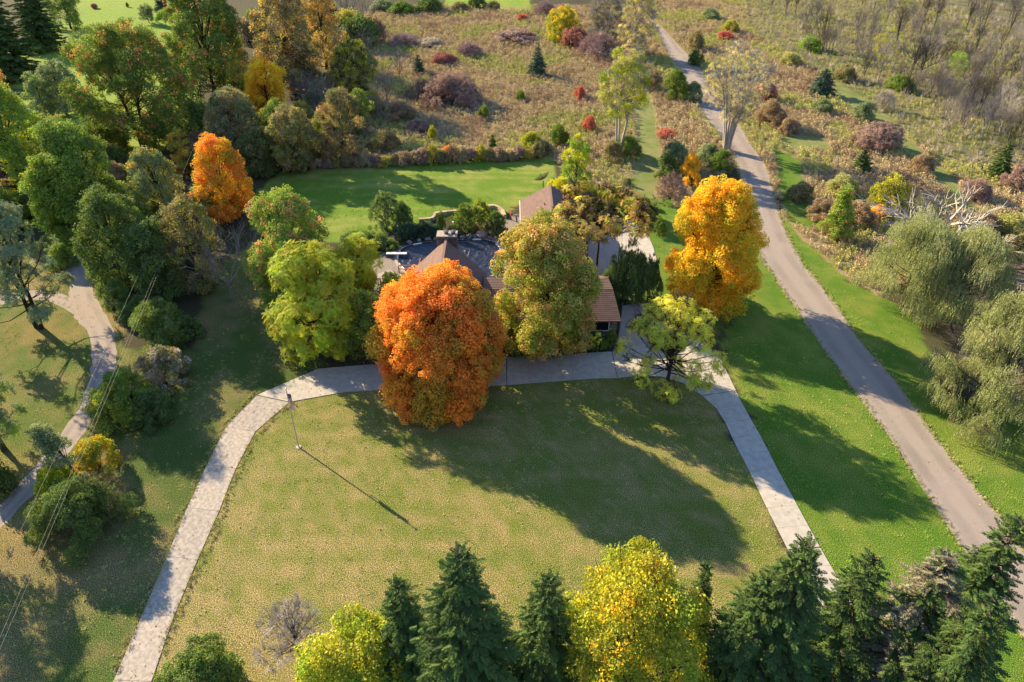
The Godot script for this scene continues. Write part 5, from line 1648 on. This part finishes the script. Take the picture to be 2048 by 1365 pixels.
func plant_ground_cover() -> void:
	# weeds of the field
	var lane := px_poly(LANE_L)
	var back := px_poly(LANE_R)
	back.reverse()
	lane.append_array(back)
	var tall_weeds := [Copies3D.new(), Copies3D.new(), Copies3D.new()]
	var tufts := Copies3D.new()
	rng.seed = 2024
	for k in 105000:
		var x := rng.randf_range(-60.0, 150.0)
		var z := -72.0 - pow(rng.randf(), 1.15) * 193.0
		var kind := zone_at(x, z)
		if kind != "field" and not (kind == "woods" and k % 2 == 0) and not (kind == "wild" and x > 40.0):
			continue
		if Geometry2D.is_point_in_polygon(Vector2(x, z), lane):
			continue
		var a := noise.get_noise_2d(x * 2.2, z * 2.2)
		var b := noise.get_noise_2d(x * 5.0 + 300.0, z * 5.0)
		var key := "weed_tan"
		if a + b * 0.6 > (0.24 if x < 45.0 else 0.04):
			key = "weed_olive"
		elif b - a * 0.4 > 0.22:
			key = "weed_brown"
		if kind == "woods" and rng.randf() < 0.7:
			key = "weed_olive"
		var s := rng.randf_range(0.45, 0.85) * (1.0 + z * -0.0012) * (0.7 if kind == "woods" else 1.0)
		tall_weeds[k % 3].add(Transform3D(Basis(Vector3.UP, rng.randf() * TAU).scaled(Vector3(s, s * rng.randf_range(0.8, 1.2), s)), Vector3(x, -0.02, z)), pick(pal[key]))
	var brush := Copies3D.new()
	for k in 1900:
		var x := rng.randf_range(35.0, 200.0)
		var z := -100.0 - rng.randf() * 160.0
		if zone_at(x, z) == "woods":
			var g := rng.randf_range(0.75, 1.25)
			brush.add(Transform3D(Basis(Vector3.UP, rng.randf() * TAU).scaled(Vector3(1.4, 2.2, 1.4) * rng.randf_range(0.5, 1.2)), Vector3(x, -0.05, z)), Color(0.36 * g, 0.31 * g, 0.26 * g))
	tag(scatter("undergrowth", clumps["twig1"], mats["twigwood"], self, brush), "grey twiggy saplings and brush between the bare trees", "undergrowth")
	for k in 3:
		var o := scatter("weeds", clumps["weed%d" % k], mats["dry"], self, tall_weeds[k])
		tag(o, "dry tan and brown weeds covering the field", "weeds", "field weeds")
	# rougher grass along edges of road, drive and mown paths
	var edges := [LANE_L, LANE_R, [513, 786, 479, 817, 455, 843, 428, 890, 362, 1035, 320, 1140, 250, 1300, 227, 1358], [590, 806, 552, 830, 518, 866, 490, 908, 436, 1045, 388, 1150, 322, 1308]]
	for e in edges.size():
		var pts := resample(px_line(edges[e]), 0.22)
		for p in pts:
			for j in 2:
				var q: Vector3 = p + Vector3(rng.randf_range(-0.35, 0.35), 0, rng.randf_range(-0.3, 0.3))
				tufts.add(Transform3D(Basis(Vector3.UP, rng.randf() * TAU).scaled(Vector3.ONE * rng.randf_range(0.25, 0.6)), q), pick(pal["weed_olive"] if rng.randf() < 0.7 else pal["weed_tan"]))
	for k in 26000:
		var x := rng.randf_range(-70.0, 70.0)
		var z := rng.randf_range(-100.0, -22.0)
		var kind := zone_at(x, z)
		if not kind in ["green", "strip", "left", "bright", "front"]:
			continue
		if Geometry2D.is_point_in_polygon(Vector2(x, z), lane):
			continue
		if noise.get_noise_2d(x * 9.0, z * 9.0) < 0.05:
			continue
		var key := "fresh" if kind in ["green", "bright"] else "weed_olive"
		tufts.add(Transform3D(Basis(Vector3.UP, rng.randf() * TAU).scaled(Vector3(0.7, 0.22, 0.7) * rng.randf_range(0.5, 1.0)), Vector3(x, -0.01, z)), pick(pal[key]))
	tag(scatter("grass", clumps["tuft0"], mats["dry"], self, tufts), "loose tufts of grass over the lawns and verges", "grass")
	var fallen := Copies3D.new()
	var under := [[885, 800, 12.0, 1800], [1440, 720, 9.0, 900], [1090, 720, 8.0, 700], [650, 760, 10.0, 900], [1650, 850, 14.0, 1500], [1332, 790, 7.0, 600], [820, 1250, 16.0, 700], [250, 1250, 14.0, 900], [1000, 370, 16.0, 500]]
	for u in under:
		var c := gp(u[0], u[1])
		for k in int(u[3] * 0.6):
			var q := c + Vector3(rng.randfn(), 0, rng.randfn()) * float(u[2]) * 0.6
			fallen.add(Transform3D(turned((Vector3.UP + ball() * 0.5).normalized(), rng.randf() * TAU, rng.randf_range(0.07, 0.17)), q + Vector3(0, 0.075, 0)), pick(pal["litter"]))
	tag(scatter("leaves", clumps["litter0"], mats["dry"], self, fallen), "fallen tan leaves scattered over lawn and drive", "leaves")
